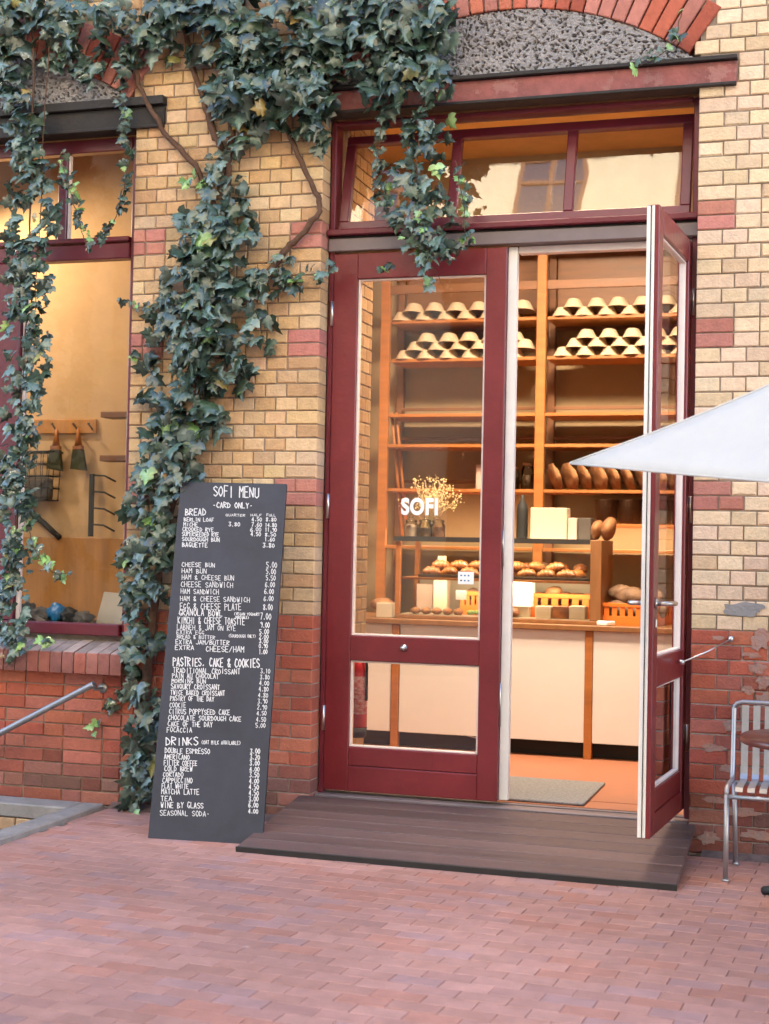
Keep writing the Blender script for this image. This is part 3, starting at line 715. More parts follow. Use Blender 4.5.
# card terminal, bread and carton left of the case
p = P(606, 617, 2.12)
t = thing('card_terminal', 'small white card terminal lying on the counter edge', 'card reader', (p.x, 2.12, CT+.001), R(-20))
b = MB(); b.box(-.04, .04, -.06, .06, 0, .03, .006); b.build('body', m_cardw, t)
b = MB(); b.box(-.03, .03, .0, .05, .0305, .033); b.build('screen', m_black, t)
bun(383, 598, 2.2, (.09, .07, .05), m_crust, 'round_loaf', 'small round loaf on the counter left of the case', 'bread', None, 9, None, CT+.04)
cbox(376, 392, 603, 612, 2.12, .12, m_card, 'carton', 'low cream carton under the loaf at the counter left end', 'carton', CT)
# things on top of the case
TZ = CZ1-.001
def jar(px, lab, body, m_in):
    p = P(px, 537, 2.3); t = thing('glass_jar', lab, 'jar', (p.x, 2.3, TZ), 0, 'jars on top of the case')
    b = MB(); b.lathe([(0, .003), (.046, .003), (.05, .01), (.05, .085), (.04, .10), (.04, .108)], seg=20); b.build('body', m_jar, t)
    b = MB(); b.lathe([(0, .006), (.043, .006), (.044, body), (.02, body+.01), (0, body+.012)], seg=14); b.build('contents', m_in, t)
    b = MB(); b.lathe([(.041, .1085), (.045, .112), (.043, .122), (.012, .130), (.010, .138), (.014, .146), (0, .150)], seg=16); b.build('lid', m_jar, t)
jar(411, 'wide glass jar of terracotta colour, leftmost on the case', .08, m_cardp); jar(425, 'glass jar with dark contents between two other jars', .06, m_crustd); jar(438, 'glass jar with pale biscuits, rightmost of the three', .07, m_pastry)
p = P(430, 535, 2.42)
t = thing('dried_bouquet', 'vase of pale dried blossom sprays behind the glass lettering', 'bouquet', (p.x, 2.42, TZ))
b = MB(); b.lathe([(0, .002), (.045, .002), (.05, .03), (.04, .12), (.025, .16), (.03, .18)], seg=18); b.build('vase', m_jar, t)
b = MB(); fl = MB()
for i in range(46):
    a = U(0, 6.28); sp = U(.02, .22); h = U(.27, .44)-sp*.3; e = Vector((math.cos(a)*sp, math.sin(a)*sp*.7, h))
    b.tube([(0, 0, .05), e*.5+Vector((0, 0, .06)), e], .0016, 4)
    for j in range(10):
        q_ = e+Vector((U(-.04, .04), U(-.04, .04), U(-.045, .035))); s_ = U(.004, .0095)
        fl.lathe([(0, -s_), (s_, 0), (0, s_)], q_, 5)
b.build('stems', m_dry, t); fl.build('blossoms', m_dry, t)
cbox(530, 567, 508, 538, 2.26, .14, m_card, 'cake_box', 'large cream cake box on top of the case', 'box', TZ)
cbox(567.5, 577, 518, 538, 2.28, .12, m_cardp, 'carton', 'narrow pinkish carton between cream box and dark box', 'carton', TZ)
cbox(578, 591, 518, 538, 2.28, .14, m_dark, 'carton', 'dark brown carton on the case beside two loaves', 'carton', TZ)
bo = thing('dark_bottle', 'slim black bottle on the case beside the cream cake box', 'bottle', (P(522, 530, 2.35).x, 2.35, TZ))
b = MB(); b.lathe([(0, .001), (.038, .001), (.040, .01), (.040, .20), (.034, .24), (.014, .275), (.013, .31), (0, .312)], seg=18); b.build('body', m_black, bo)
for px, lab, s_ in ((596, 'upright loaf leaning beside the dark carton on the case', .9), (608, 'large upright loaf at the right end of the case top', 1.05)):
    Mx = Matrix.Rotation(R(14), 3, 'Y'); p = P(px, 530, 2.33)
    b = MB(); b.blob((0, 0, 0), (.047*s_, .11, .082*s_), .1, 1.4, px, 3, 0, Mx); tag(b.build('crusty_loaf', m_crust, None, (p.x, 2.36, TZ+.078*s_)), lab, 'bread', 'loaves on the case')

# ------------------------------------------------------------------ shelving along the back wall
SY0, SY1 = 3.30, 3.80
t = thing('bakery_shelving', 'tall warm wooden shelving filling the back wall behind the counter', 'shelving', (-1.4, 3.55, FZ))
def q2(x0, x1, y0, y1, z0, z1): return (x0+1.4, x1+1.4, y0-3.55, y1-3.55, z0-FZ, z1-FZ)
UX = [-2.735, -1.475, -.16, 1.15]
for x in UX:
    b = MB(); b.box(*q2(x-.037, x+.037, SY0, SY0+.045, FZ+.001, 3.99), .004); b.build('upright', m_pine, t)
    b = MB(); b.box(*q2(x-.03, x+.03, SY1-.06, SY1, FZ+.001, 3.99), .004); b.build('upright', m_pined, t)
SH = [3.355, 3.046, 2.605, 2.365, 2.015, 1.76, 1.565]
for i, z in enumerate(SH):
    for x0, x1 in zip(UX, UX[1:]):
        dep = SY1-.062 if i not in (5,) else SY1-.062
        if i == 5 and x0 < -2: continue
        b = MB(); b.box(*q2(x0+.038, x1-.038, SY0+.046 if i not in (2, 3, 4, 6) else SY0+.004, dep, z-.026, z), .003); b.build('shelf', m_pine, t)
        if i in (2, 3, 4):            # low rail at the back of the tilted bread shelves
            b = MB(); b.box(*q2(x0+.038, x1-.038, SY1-.12, SY1-.10, z+.06, z+.085), .003); b.build('back_rail', m_pined, t)
for x0, x1 in zip(UX, UX[1:]):
    b = MB(); b.box(*q2(x0+.038, x1-.038, SY0+.01, SY0+.035, 3.56, 3.63), .003); b.build('top_rail', m_pined, t)
    b = MB(); b.box(*q2(x0+.038, x1-.038, SY0+.05, SY1-.062, 3.95, 3.985), .003); b.build('shelf', m_pine, t)
    b = MB(); b.box(*q2(x0+.038, x1-.038, SY1-.04, SY1-.03, 3.3, 3.94)); b.build('back_board', m_pined, t)
# slanting side brackets seen at the left bay
for x in (UX[0]+.05, UX[0]+.09):
    b = MB(); b.tube([(x+1.4, SY0+.06-3.55, 2.62-FZ), (x+1.4+.03, SY1-.15-3.55, 1.6-FZ)], .012, 6); b.build('brace', m_pine, t)
# proofing baskets
bk = MB(); bk.lathe([(0, .080), (.034, .080), (.046, .076), (.053, .066), (.079, .014), (.090, .004), (.091, 0), (.084, 0), (.050, .058), (.0, .066)], seg=24, sy=1.8)
bk = bk.build('proofing_basket', m_rattan); tag(bk, 'x', 'basket', 'upside down proofing baskets on the shelves'); nb = 0
def baskets(x0, x1, z, tiers, bay, shelf, skip=()):
    global nb
    for ti in range(tiers):
        x = x0+ti*.089; i = 0
        while x < x1-.06-ti*.05:
            i += 1
            loc = (x+U(-.006, .006), SY0+.175+U(-.012, .012), z+.001+ti*.0665); rot = (0, 0, U(-.05, .05)); s_ = U(.95, 1.0)
            lb = '%s pale basket from the left, %s tier, %s basket shelf, %s' % (ORD[i], ['bottom', 'second', 'top'][ti] if tiers > 2 else ['bottom', 'top'][ti], shelf, bay)
            if nb == 0: bk.location = loc; bk.rotation_euler = rot; bk['label'] = lb
            else: dup(bk, loc, rot, lb, (s_, s_, 1))
            nb += 1; x += .178
baskets(-1.345, -.22, SH[0], 2, 'bay in the doorway', 'upper'); baskets(-1.325, -.22, SH[1], 3, 'bay in the doorway', 'lower')
baskets(-2.635, -1.52, SH[0], 2, 'bay behind the closed door', 'upper'); baskets(-2.61, -1.52, SH[1], 3, 'bay behind the closed door', 'lower')
# row of leaning loaves
Mx = Matrix.Rotation(R(-24), 3, 'Y') @ Matrix.Rotation(R(20), 3, 'Z')
b = MB(); b.blob((0, 0, 0), (.036, .15, .112), .16, 1.9, 4, 4, 0, Mx); lf = b.build('bread_loaf', m_crust); tag(lf, 'x', 'bread', 'loaves on the bread shelf')
for i in range(11):
    loc = (-1.375+i*.112, SY0+.16, SH[4]+.101); lb = '%s tall crusty loaf from the left on the bread shelf in the doorway' % ORD[i+1]; rot = (0, U(-.1, .1), U(-.2, .2)); s_ = U(.93, 1.04)
    if i == 0: lf.location = loc; lf['label'] = lb
    else: dup(lf, loc, rot, lb, (s_, 1, s_))
for i, x in enumerate((-.98, -.80, -.60, -.40)):
    tt = thing('wicker_basket', '%s dark brown wicker basket from the left on the lower shelf' % ORD[i+1], 'basket', (x, SY0+.2, SH[5]+.001), 0, 'dark wicker baskets')
    b = MB(); b.lathe([(.0, .0), (.075, 0), (.088, .17), (.094, .175), (.094, .185), (.082, .185), (.070, .02), (0, .02)], seg=18, sy=1.6); b.build('body', m_wick, tt)
for i, (x, z, h, m) in enumerate(((-2.05, SH[3], .12, m_jar), (-1.9, SH[3], .12, m_jar), (-1.62, SH[3], .14, m_jar), (-1.78, SH[3], .13, m_card))):
    pass
def shelfjar(x, z, h, lab):
    tt = thing('storage_jar', lab, 'jar', (x, SY0+.2, z+.001), 0, 'storage jars on the shelves')
    b = MB(); b.lathe([(0, 0), (.05, 0), (.052, .01), (.052, h-.03), (.04, h)], seg=16); b.build('body', m_jar, tt)
    b = MB(); b.lathe([(0, .004), (.047, .004), (.047, h*.6), (0, h*.62)], seg=12); b.build('contents', m_wick, tt)
    b = MB(); b.lathe([(0, h+.02), (.043, h+.02), (.044, h+.0005), (0, h+.0005)], seg=16); b.build('lid', m_pined, tt)
shelfjar(-1.60, SH[4], .19, 'tall storage jar on the shelf beside the wooden upright'); shelfjar(-1.72, SH[4], .16, 'shorter storage jar left of the tall one')
cbx = MB(); cbx.box(-2.02, -1.75, SY0+.2, SY0+.4, SH[4]+.001, SH[4]+.20, .005); tag(cbx.build('storage_box', m_cardp), 'brown storage box on the shelf above the bouquet', 'box')

# ------------------------------------------------------------------ workroom seen in the left window
t = thing('hook_rack', 'orange wooden hook rail on the workroom wall', 'hook rack', (-4.6, 1.5, 2.36))
b = MB(); b.box(-.62, .315, -.025, -.001, -.05, .05, .003); b.build('rail', m_ply, t)
for x in (-.5, -.3, -.03, .14, .26):
    b = MB(); b.tube([(x, -.026, .02), (x+.01, -.06, .015), (x+.05, -.075, -.02), (x+.052, -.07, -.03)], .006, 6); b.build('hook', m_black, t)
def brush(x, label, tilt):
    t = thing('hand_brush', label, 'brush', (x, 1.43, 2.34), 0, 'hand brushes on the hook rail'); t.rotation_euler = (0, tilt, 0); t.scale = (1.1, 1, 1)
    b = MB(); b.tube([(0, 0, 0), (0, 0, -.06), (0, 0, -.12)], [.010, .016, .026], 10); b.build('handle', m_pine, t)
    b = MB(); b.box(-.034, .034, -.02, .02, -.15, -.121, .004); b.build('ferrule', m_pastry, t)
    b = MB(); b.prism([(-.034, -.018, -.151), (.034, -.018, -.151), (.055, -.018, -.30), (-.052, -.018, -.285)], (0, .036, 0)); b.build('bristles', m_brist, t)
brush(-4.57, 'narrow hand brush hanging left on the hook rail', R(2)); brush(-4.40, 'wider green bristled hand brush hanging right on the hook rail', R(-2))
t = thing('wire_basket', 'dark wire basket hanging under the hook rail', 'basket', (-4.74, 1.40, 2.17))
b = MB()
for k in range(5):
    z = -k*.085; s_ = 1-.03*k; r_ = .2*s_
    b.tube([(-r_, -.08, z), (r_, -.08, z), (r_, .07, z), (-r_, .07, z), (-r_, -.08, z)], .004 if k else .007, 5)
for i in range(8): x = -.19+i*.054; b.tube([(x, -.08, 0), (x*.9, -.08, -.34), (x*.9, .07, -.34), (x, .07, 0)], .003, 5)
b.build('wires', m_black, t)
b = MB(); b.box(-.15, .15, -.06, .055, -.335, -.18, .02); b.build('cloth', m_dark, t)
t = thing('coat_rack', 'black metal wall rack with four slanting arms', 'rack', (-4.27, 1.41, 1.58))
b = MB(); b.box(-.016, .016, -.012, .012, 0, .44, .002); b.build('bar', m_black, t)
for k in range(4):
    z = .43-k*.115; b = MB(); b.tube([(.016, 0, z), (.11, -.02, z-.005), (.2, -.03, z-.045)], .007, 6); b.build('arm', m_black, t)
for z, lab in ((2.42, 'upper short dark shelf board on the workroom wall'), (2.12, 'lower short dark shelf board on the workroom wall')):
    pp = MB(); pp.box(-4.13, -3.70, 1.25, 1.415, z-.02, z+.02, .003); tag(pp.build('wall_shelf', m_pined), lab, 'shelf', 'short wall shelves')
t = thing('folding_stand', 'grey flat bar leaning diagonally on the workroom wall', 'bar'); b = MB()
pa, pb = P(18, 500, 1.44), P(60, 538, 1.44); b.tube([pa, pb], .022, 4); b.build('bar', m_iblk, t)
# bench and things on the inner sill
b = MB(); b.box(-5.3, -3.28, .20, .75, 1.0, 1.04, .004); tag(b.build('workbench', m_black), 'dark workbench behind the left window', 'workbench')
BZ = 1.041
pa, pb, pc, pd = P(94, 630, .40), P(124, 632, .40), P(126, 594, .44), P(104, 592, .44)
b = MB(); b.prism([pa, pb, pc, pd], (0, .02, 0)); tag(b.build('chopping_board', m_card), 'pale chopping board propped at the right end of the left window', 'chopping board')
b = MB(); b.prism([P(20, 612, .26), P(24, 609, .26), P(60, 628, .26), P(56, 630, .26)], (0, .004, 0)); tag(b.build('knife', m_steel), 'long steel blade lying among the clutter in the left window', 'knife')
for i, (px, w_, h_, m, nm, lab) in enumerate(((28, .06, .075, m_black, 'bag', 'black bag nearest the ivy curtain in the left window'), (42, .07, .06, m_dark, 'bag', 'dark brown bag left of the blue bundle'), (56, .055, .075, m_blue, 'bundle', 'blue plastic bundle on the bench in the left window'), (70, .06, .06, m_black, 'bag', 'black bag right of the blue bundle'), (84, .06, .05, m_dark, 'bag', 'dark bag beside the chopping board'))):
    p = P(px, 620, .34); b = MB(); b.blob((0, 0, 0), (w_, .06, h_*.8), .45, 2.5, i+3, 3); tag(b.build(nm, m, None, (p.x, .34, BZ+h_*.7)), lab, 'bag' if nm == 'bag' else 'bundle')

# ------------------------------------------------------------------ ramp
t = thing('wooden_ramp', 'dark planked wooden ramp lying before the shop doors', 'ramp', (-1.055, -.43, 0))
DX = 1.092; nP = 7; y0, y1, z0, z1 = -.445, .44, .028, .148
al = math.atan2(z1-z0, y1-y0); Lr = math.hypot(z1-z0, y1-y0)
Mr = Matrix.Translation((0, y0, z0)) @ Matrix.Rotation(al, 4, 'X'); rd = Raw()
for i in range(nP):
    k_ = U(.72, 1.25); o_ = Vector((-DX, Lr*i/nP+.004, -.026)); R3 = Mr.to_3x3()
    rd.block(Mr @ (o_+Vector((0, Lr/nP-.008, 0))), R3 @ Vector((2*DX, 0, 0)), R3 @ Vector((0, 0, .026+U(-.001, .0008))), R3 @ Vector((0, -Lr/nP+.008, 0)), (.105*k_, .066*k_, .065*k_), .004)
rd.build('planks', m_deck, t)
b = MB(); b.box(-DX-.002, DX+.002, -.012, .0, -.028, .001, .001, 0, Mr); b.build('front_edge', m_rub, t)
for x in (-1.0, -.35, .35, .85):
    b = MB(); b.prism([(x, y0+.12, .002), (x, y1-.02, .002), (x, y1-.02, z1-.032), (x, y0+.12, z0-.012)], (.04, 0, 0)); b.build('bearer', m_pined, t)

# ------------------------------------------------------------------ menu board
ta, tb, bb, ba = (181, 482), (286.5, 484), (262, 846), (148, 838)
B0 = G(*ba); B1 = P(*ta, -.21)
nrm = (G(262, 845)-B0).cross(B1-B0).normalized()
if nrm.y > 0: nrm = -nrm
print('board top right', CAM+ray(*tb)*((B0-CAM).dot(nrm)/ray(*tb).dot(nrm)))
def onb(x, y, off=0.):
    d = ray(x, y); o = B0+nrm*off; return CAM+d*((o-CAM).dot(nrm)/d.dot(nrm))
t = thing('menu_board', 'tall dark chalkboard menu leaning against the ivy covered pillar', 'menu board', onb(205, 842))
inv = Matrix.Translation(-t.location)
cs = [onb(*p) for p in (ba, bb, tb, ta)]
b = MB(); b.prism([inv @ (c-nrm*.022) for c in cs], nrm*.022); b.build('panel', m_slate, t)
GL = {'A': '00 26 40;12 32', 'B': '00 06 35 34 03;03 42 41 00', 'C': '45 26 15 02 11 20 41', 'D': '00 06 25 43 31 00', 'E': '40 00 06 46;03 33', 'F': '00 06 46;03 33', 'G': '45 26 15 02 11 30 42 22',
      'H': '00 06;40 46;03 43', 'I': '20 26', 'J': '46 41 20 01', 'K': '00 06;46 03 40', 'L': '06 00 40', 'M': '00 06 23 46 40', 'N': '00 06 40 46', 'O': '26 04 02 20 42 44 26', 'P': '00 06 45 44 03', 'Q': '26 04 02 20 42 44 26;21 40',
      'R': '00 06 45 44 03 40', 'S': '45 26 05 04 42 41 20 01', 'T': '06 46;26 20', 'U': '06 01 20 41 46', 'V': '06 20 46', 'W': '06 10 24 30 46', 'X': '00 46;06 40', 'Y': '06 23 46;23 20', 'Z': '06 46 00 40',
      '0': '26 04 02 20 42 44 26', '1': '15 26 20', '2': '05 26 45 44 00 40', '3': '06 46 23 42 41 20 01', '4': '30 36 02 42', '5': '46 06 04 33 42 20 01', '6': '45 26 03 01 20 41 42 23 02', '7': '06 46 10', '8': '23 05 26 45 23 01 20 41 23',
      '9': '43 24 05 26 45 43 30', '.': '20 21', ',': '21 10', '&': '40 05 26 35 02 10 42', '-': '13 33', '/': '00 46', '(': '36 14 12 30', ')': '16 34 32 10', '+': '13 33;22 24', "'": '26 25'}
ch = MB()
def write(txt, x0, x1, yt, yb, r=.55, dx_dy=None):
    r *= .82
    n = len(txt); adv = (x1-x0)/max(1, n-.15); gw = adv*.70
    sl = (x0-200)*0+.020
    for i, c in enumerate(txt):
        if c == ' ' or c not in GL: continue
        ox = x0+adv*i+U(-.1, .1)*adv*.3; hh = (yb-yt)*U(.9, 1.08); oy = yb+sl*(ox-x0)+U(-.05, .05)*hh; lean = U(-.02, .08)
        for st in GL[c].split(';'):
            pts = [(int(s[0])/4, int(s[1])/6) for s in st.split()]
            P3 = []
            for (gx, gy) in pts:
                X = ox+(gx+lean*gy)*gw+U(-.03, .03)*gw; Y = oy-gy*hh+U(-.03, .03)*hh
                P3.append((X, Y))
            for (a0, b0), (a1, b1) in zip(P3, P3[1:]):      # flat chalk strokes on the panel
                dx, dy = a1-a0, b1-b0; l = math.hypot(dx, dy) or 1; ex, ey = dx/l*r*.4, dy/l*r*.4; nx_, ny_ = -dy/l*r, dx/l*r
                q = [(a0-ex+nx_, b0-ey+ny_), (a1+ex+nx_, b1+ey+ny_), (a1+ex-nx_, b1+ey-ny_), (a0-ex-nx_, b0-ey-ny_)]
                ch.quad(*[inv @ onb(px, py, .0012+U(0, .0006)) for px, py in q])
def z1(x): return 160+x/5.392
def z1y(y): return 470+y/5.392
def z2(x): return 140+x/4.879
def z2y(y): return 640+y/4.879
for tx, a0, a1, t0, t1, r in [('SOFI MENU', 290, 535, 87, 143, .62), ('-CARD ONLY-', 285, 500, 174, 203, .5), ('BREAD', 137, 250, 207, 243, .55), ('QUARTER', 355, 460, 236, 249, .28), ('HALF', 490, 550, 236, 249, .28), ('FULL', 575, 625, 236, 249, .28),
    ('BERLIN LOAF', 130, 292, 256, 276, .38), ('4.50', 495, 550, 256, 276, .4), ('8.80', 572, 628, 256, 276, .4), ('MICHE', 128, 205, 283, 303, .38), ('3.80', 370, 432, 282, 303, .4), ('7.60', 495, 550, 284, 305, .4), ('14.80', 567, 630, 286, 306, .4),
    ('CROOKED RYE', 122, 290, 308, 329, .38), ('6.00', 488, 546, 310, 331, .4), ('11.90', 567, 630, 312, 332, .4), ('SUPERSEEDED RYE', 120, 318, 333, 356, .4), ('4.50', 490, 545, 335, 356, .4), ('8.50', 567, 626, 338, 358, .4), ('SOURDOUGH BUN', 120, 322, 362, 383, .4), ('1.60', 565, 620, 364, 384, .4),
    ('BAGUETTE', 120, 258, 391, 414, .45), ('3.80', 555, 618, 394, 417, .45),
    ('CHEESE BUN', 118, 297, 498, 521, .36), ('5.00', 575, 632, 498, 527, .36), ('HAM BUN', 118, 253, 531, 556, .36), ('5.00', 573, 626, 533, 562, .36), ('HAM & CHEESE BUN', 118, 400, 564, 590, .34), ('5.50', 572, 624, 568, 596, .36),
    ('CHEESE SANDWICH', 113, 395, 601, 630, .34), ('6.00', 568, 620, 604, 632, .36), ('HAM SANDWICH', 112, 318, 640, 667, .34), ('6.00', 563, 615, 640, 668, .36), ('HAM & CHEESE SANDWICH', 110, 485, 678, 706, .34), ('6.00', 560, 613, 680, 706, .36),
    ('EGG & CHEESE PLATE', 108, 440, 716, 750, .38), ('8.00', 557, 608, 722, 754, .38), ('GRANOLA BOWL', 103, 338, 750, 784, .44), ('(VEGAN YOGHURT', 400, 538, 768, 783, .3), ('POSSIBLE)', 408, 480, 788, 801, .3), ('7.00', 542, 600, 770, 806, .42), ('KIMCHI & CHEESE TOASTIE', 97, 458, 792, 828, .42), ('9.00', 542, 592, 822, 850, .4),
    ('LABNEH & JAM ON RYE', 92, 410, 832, 860, .34), ('5.00', 537, 588, 858, 884, .4), ('EXTRA EGG', 90, 240, 864, 884, .32), ('2.00', 535, 586, 888, 910, .4), ('BREAD & BUTTER', 92, 298, 888, 909, .32), ('(SOURDOUGH ONLY)', 370, 517, 885, 902, .26), ('3.00', 535, 584, 912, 934, .4),
    ('EXTRA JAM/BUTTER', 85, 375, 914, 938, .4), ('0.90', 534, 582, 936, 960, .4), ('EXTRA', 82, 185, 944, 968, .4), ('CHEESE/HAM', 248, 455, 948, 978, .42), ('1.00', 534, 580, 966, 992, .42)]:
    write(tx, z1(a0), z1(a1), z1y(t0), z1y(t1), r)
for tx, a0, a1, t0, t1, r in [('PASTRIES, CAKE & COOKIES', 162, 585, 84, 126, .6), ('TRADITIONAL CROISSANT', 162, 490, 136, 161, .4), ('PAIN AU CHOCOLAT', 158, 385, 162, 185, .4), ('MORNING BUN', 155, 322, 188, 209, .38), ('SAVOURY CROISSANT', 152, 390, 212, 238, .42), ('TWICE BAKED CROISSANT', 150, 415, 243, 267, .4), ('PASTRY OF THE DAY', 148, 362, 272, 296, .4), ('COOKIE', 145, 225, 304, 329, .36),
    ('CITRUS POPPYSEED CAKE', 142, 440, 335, 360, .4), ('CHOCOLATE SOURDOUGH CAKE', 138, 495, 366, 390, .4), ('CAKE OF THE DAY', 136, 355, 396, 421, .4), ('FOCACCIA', 132, 255, 426, 450, .38), ('DRINKS', 127, 285, 474, 512, .6), ('(OAT MILK AVAILABLE)', 300, 492, 490, 508, .32),
    ('DOUBLE ESPRESSO', 122, 342, 527, 552, .42), ('AMERICANO', 118, 243, 558, 582, .42), ('FILTER COFFEE', 117, 280, 586, 611, .42), ('COLD BREW', 120, 257, 614, 639, .42), ('CORTADO', 113, 213, 643, 667, .42), ('CAPPUCCINO', 110, 257, 671, 696, .42), ('FLAT WHITE', 107, 238, 699, 723, .42), ('MATCHA LATTE', 105, 290, 726, 751, .42), ('TEA', 102, 157, 761, 785, .42), ('WINE BY GLASS', 102, 310, 789, 818, .42), ('SEASONAL SODA-', 98, 340, 830, 856, .36)]:
    write(tx, z2(a0), z2(a1), z2y(t0), z2y(t1), r)
for i, v in enumerate(['3.10', '3.80', '4.00', '4.80', '4.80', '3.90', '2.90', '4.50', '4.50', '5.00']): write(v, z2(588-i*2.6), z2(636-i*2.6), z2y(140+i*29.5), z2y(162+i*29.5), .36)
for i, v in enumerate(['3.00', '3.20', '3.00', '4.00', '3.50', '4.00', '4.50', '4.50', '3.00', '6.00', '4.00']): write(v, z2(538-i*.9), z2(586-i*.9), z2y(530+i*29.2), z2y(554+i*29.2), .45)
ch.build('chalk_lettering', m_chalk, t)

# ------------------------------------------------------------------ umbrella, table, chair
t = thing('parasol', 'large white canvas parasol standing at the right before the door', 'parasol', (.975, -1.625, 0))
o3 = Vector((.975, -1.625, 0))
Tc, Nc, Rc, Bc, Ap = [Vector(v)-o3 for v in ((-.325, -1.8, 1.905), (1.15, -2.9, 1.75), (2.25, -1.45, 1.76), (.8, -.35, 1.905), (.975, -1.625, 2.49))]
b = MB(); hems = []; nS = 12; cor = [Tc, Nc, Rc, Bc]
for i in range(4):
    A_, B_ = cor[i], cor[(i+1) % 4]; grid = []
    for u in range(nS+1):
        row = []
        for v in range(nS+1):
            fu, fv = u/nS, v/nS; p = Ap.lerp(A_.lerp(B_, fv), fu)
            sag = math.sin(math.pi*fv)*fu; p = p+Vector((-Ap.x-p.x, -p.y, 0))*0
            inward = (Vector((0, 0, p.z))-p).normalized(); p += inward*.05*sag*fu; p.z -= .035*sag*(1-fu*.6)+.03*math.sin(math.pi*fu)
            row.append(b.bm.verts.new(p))
        grid.append(row)
    hems.append(([v_.co.copy() for v_ in grid[nS]], 0)); hems.append(([g_[0].co+Vector((0, 0, .001)) for g_ in grid[1:]], 0))
    for u in range(nS):
        for v in range(nS):
            vs = [grid[u][v], grid[u+1][v], grid[u+1][v+1], grid[u][v+1]]
            if u == 0: vs = [grid[0][0], grid[1][v], grid[1][v+1]]
            try: f = b.bm.faces.new(vs); f.smooth = True
            except ValueError: pass
bmesh.ops.remove_doubles(b.bm, verts=b.bm.verts, dist=.0005)
bmesh.ops.solidify(b.bm, geom=b.bm.faces[:], thickness=.002)
b.build('canopy', m_canvas, t)
b = MB()
for (pa_, pb_) in hems: b.tube(pa_, .0055, 6)
b.build('hem', m_canvas, t)
b = MB(); b.lathe([(0, .02), (.03, .015), (.035, -.01), (.05, -.03)], Ap, 14); b.build('finial', m_canvas, t)
b = MB(); b.tube([(0, 0, .05), (0, 0, 2.42)], .024, 12); b.build('pole', m_pine, t)
for c in cor:
    b = MB(); b.tube([(0, 0, 2.33), Vector((c.x*.9, c.y*.9, 2.49+(c.z-2.49)*.9-.022))], .009, 6); b.build('rib', m_pine, t)
b = MB(); b.lathe([(0, 0), (.25, 0), (.25, .035), (.05, .06), (.04, .22), (0, .22)], seg=24); b.build('base', m_cast, t)
t = thing('cafe_table', 'round red brown cafe table on a black foot beside the chair', 'table', (.665, -.95, 0))
b = MB(); b.lathe([(0, .712), (.345, .712), (.352, .718), (.352, .738), (.346, .743), (0, .743)], seg=48); b.build('tabletop', m_tabl, t)
b = MB(); b.lathe([(.03, .04), (.028, .70), (.09, .711)], seg=16); b.build('pedestal', m_cast, t)
for k in range(4):
    a = R(45+90*k+10); b = MB(); b.tube([(0, 0, .075), (math.cos(a)*.15, math.sin(a)*.15, .055), (math.cos(a)*.27, math.sin(a)*.27, .022), (math.cos(a)*.30, math.sin(a)*.30, .012)], [.03, .026, .02, .022], 8); b.build('foot', m_cast, t)
t = thing('slatted_chair', 'grey metal chair of bent slats against the red brick wall', 'chair', (.485, -.38, 0))
W2 = .25; yf, yb = -.215, .20
prof = [(yf-.012, .36), (yf-.022, .395), (yf-.012, .425), (yf+.02, .44), (-.05, .437), (.11, .428), (.155, .432), (.175, .455), (.188, .51), (.215, .66), (.235, .775), (.238, .79)]
for s_ in (-1, 1):
    b = MB(); b.tube([(s_*W2, y, z) for y, z in [(yf, .405), (yf+.012, .428)]+prof[3:]], .0115, 8); b.build('side_rail', m_galv, t)
    b = MB(); b.tube([(s_*W2, yf, .001), (s_*W2, yf, .41)], .0125, 10); b.lathe([(0, .0), (.017, .0), (.017, .012), (0, .013)], (s_*W2, yf, .0), 10); b.build('leg', m_galv, t)
    b = MB(); b.tube([(s_*(W2-.02), yb-.01, .001), (s_*(W2-.012), .14, .424)], .0125, 10); b.lathe([(0, .0), (.017, .0), (.017, .012), (0, .013)], (s_*(W2-.02), yb-.01, 0), 10); b.build('leg', m_galv, t)
b = MB(); b.tube([(-W2, .235, .775), (-W2+.012, .238, .798), (-W2+.04, .239, .806), (W2-.04, .239, .806), (W2-.012, .238, .798), (W2, .235, .775)], .0115, 8); b.build('top_rail', m_galv, t)
for xx, yy, zz in ((W2, yf, .40), (W2-.012, .14, .415)):
    b = MB(); b.tube([(-xx, yy, zz), (xx, yy, zz)], .011, 8); b.build('cross_rail', m_galv, t)
for i in range(8):
    x = -W2+.056+i*.0555; b = MB()
    pr_ = prof[2:]; 
    for (a0, c0), (a1, c1) in zip(pr_, pr_[1:]):
        b.quad((x-.017, a0, c0), (x+.017, a0, c0), (x+.017, a1, c1), (x-.017, a1, c1))
    bmesh.ops.remove_doubles(b.bm, verts=b.bm.verts, dist=.0003); bmesh.ops.recalc_face_normals(b.bm, faces=b.bm.faces); bmesh.ops.solidify(b.bm, geom=b.bm.faces[:], thickness=.004)
    b.build('slat', m_galv, t)

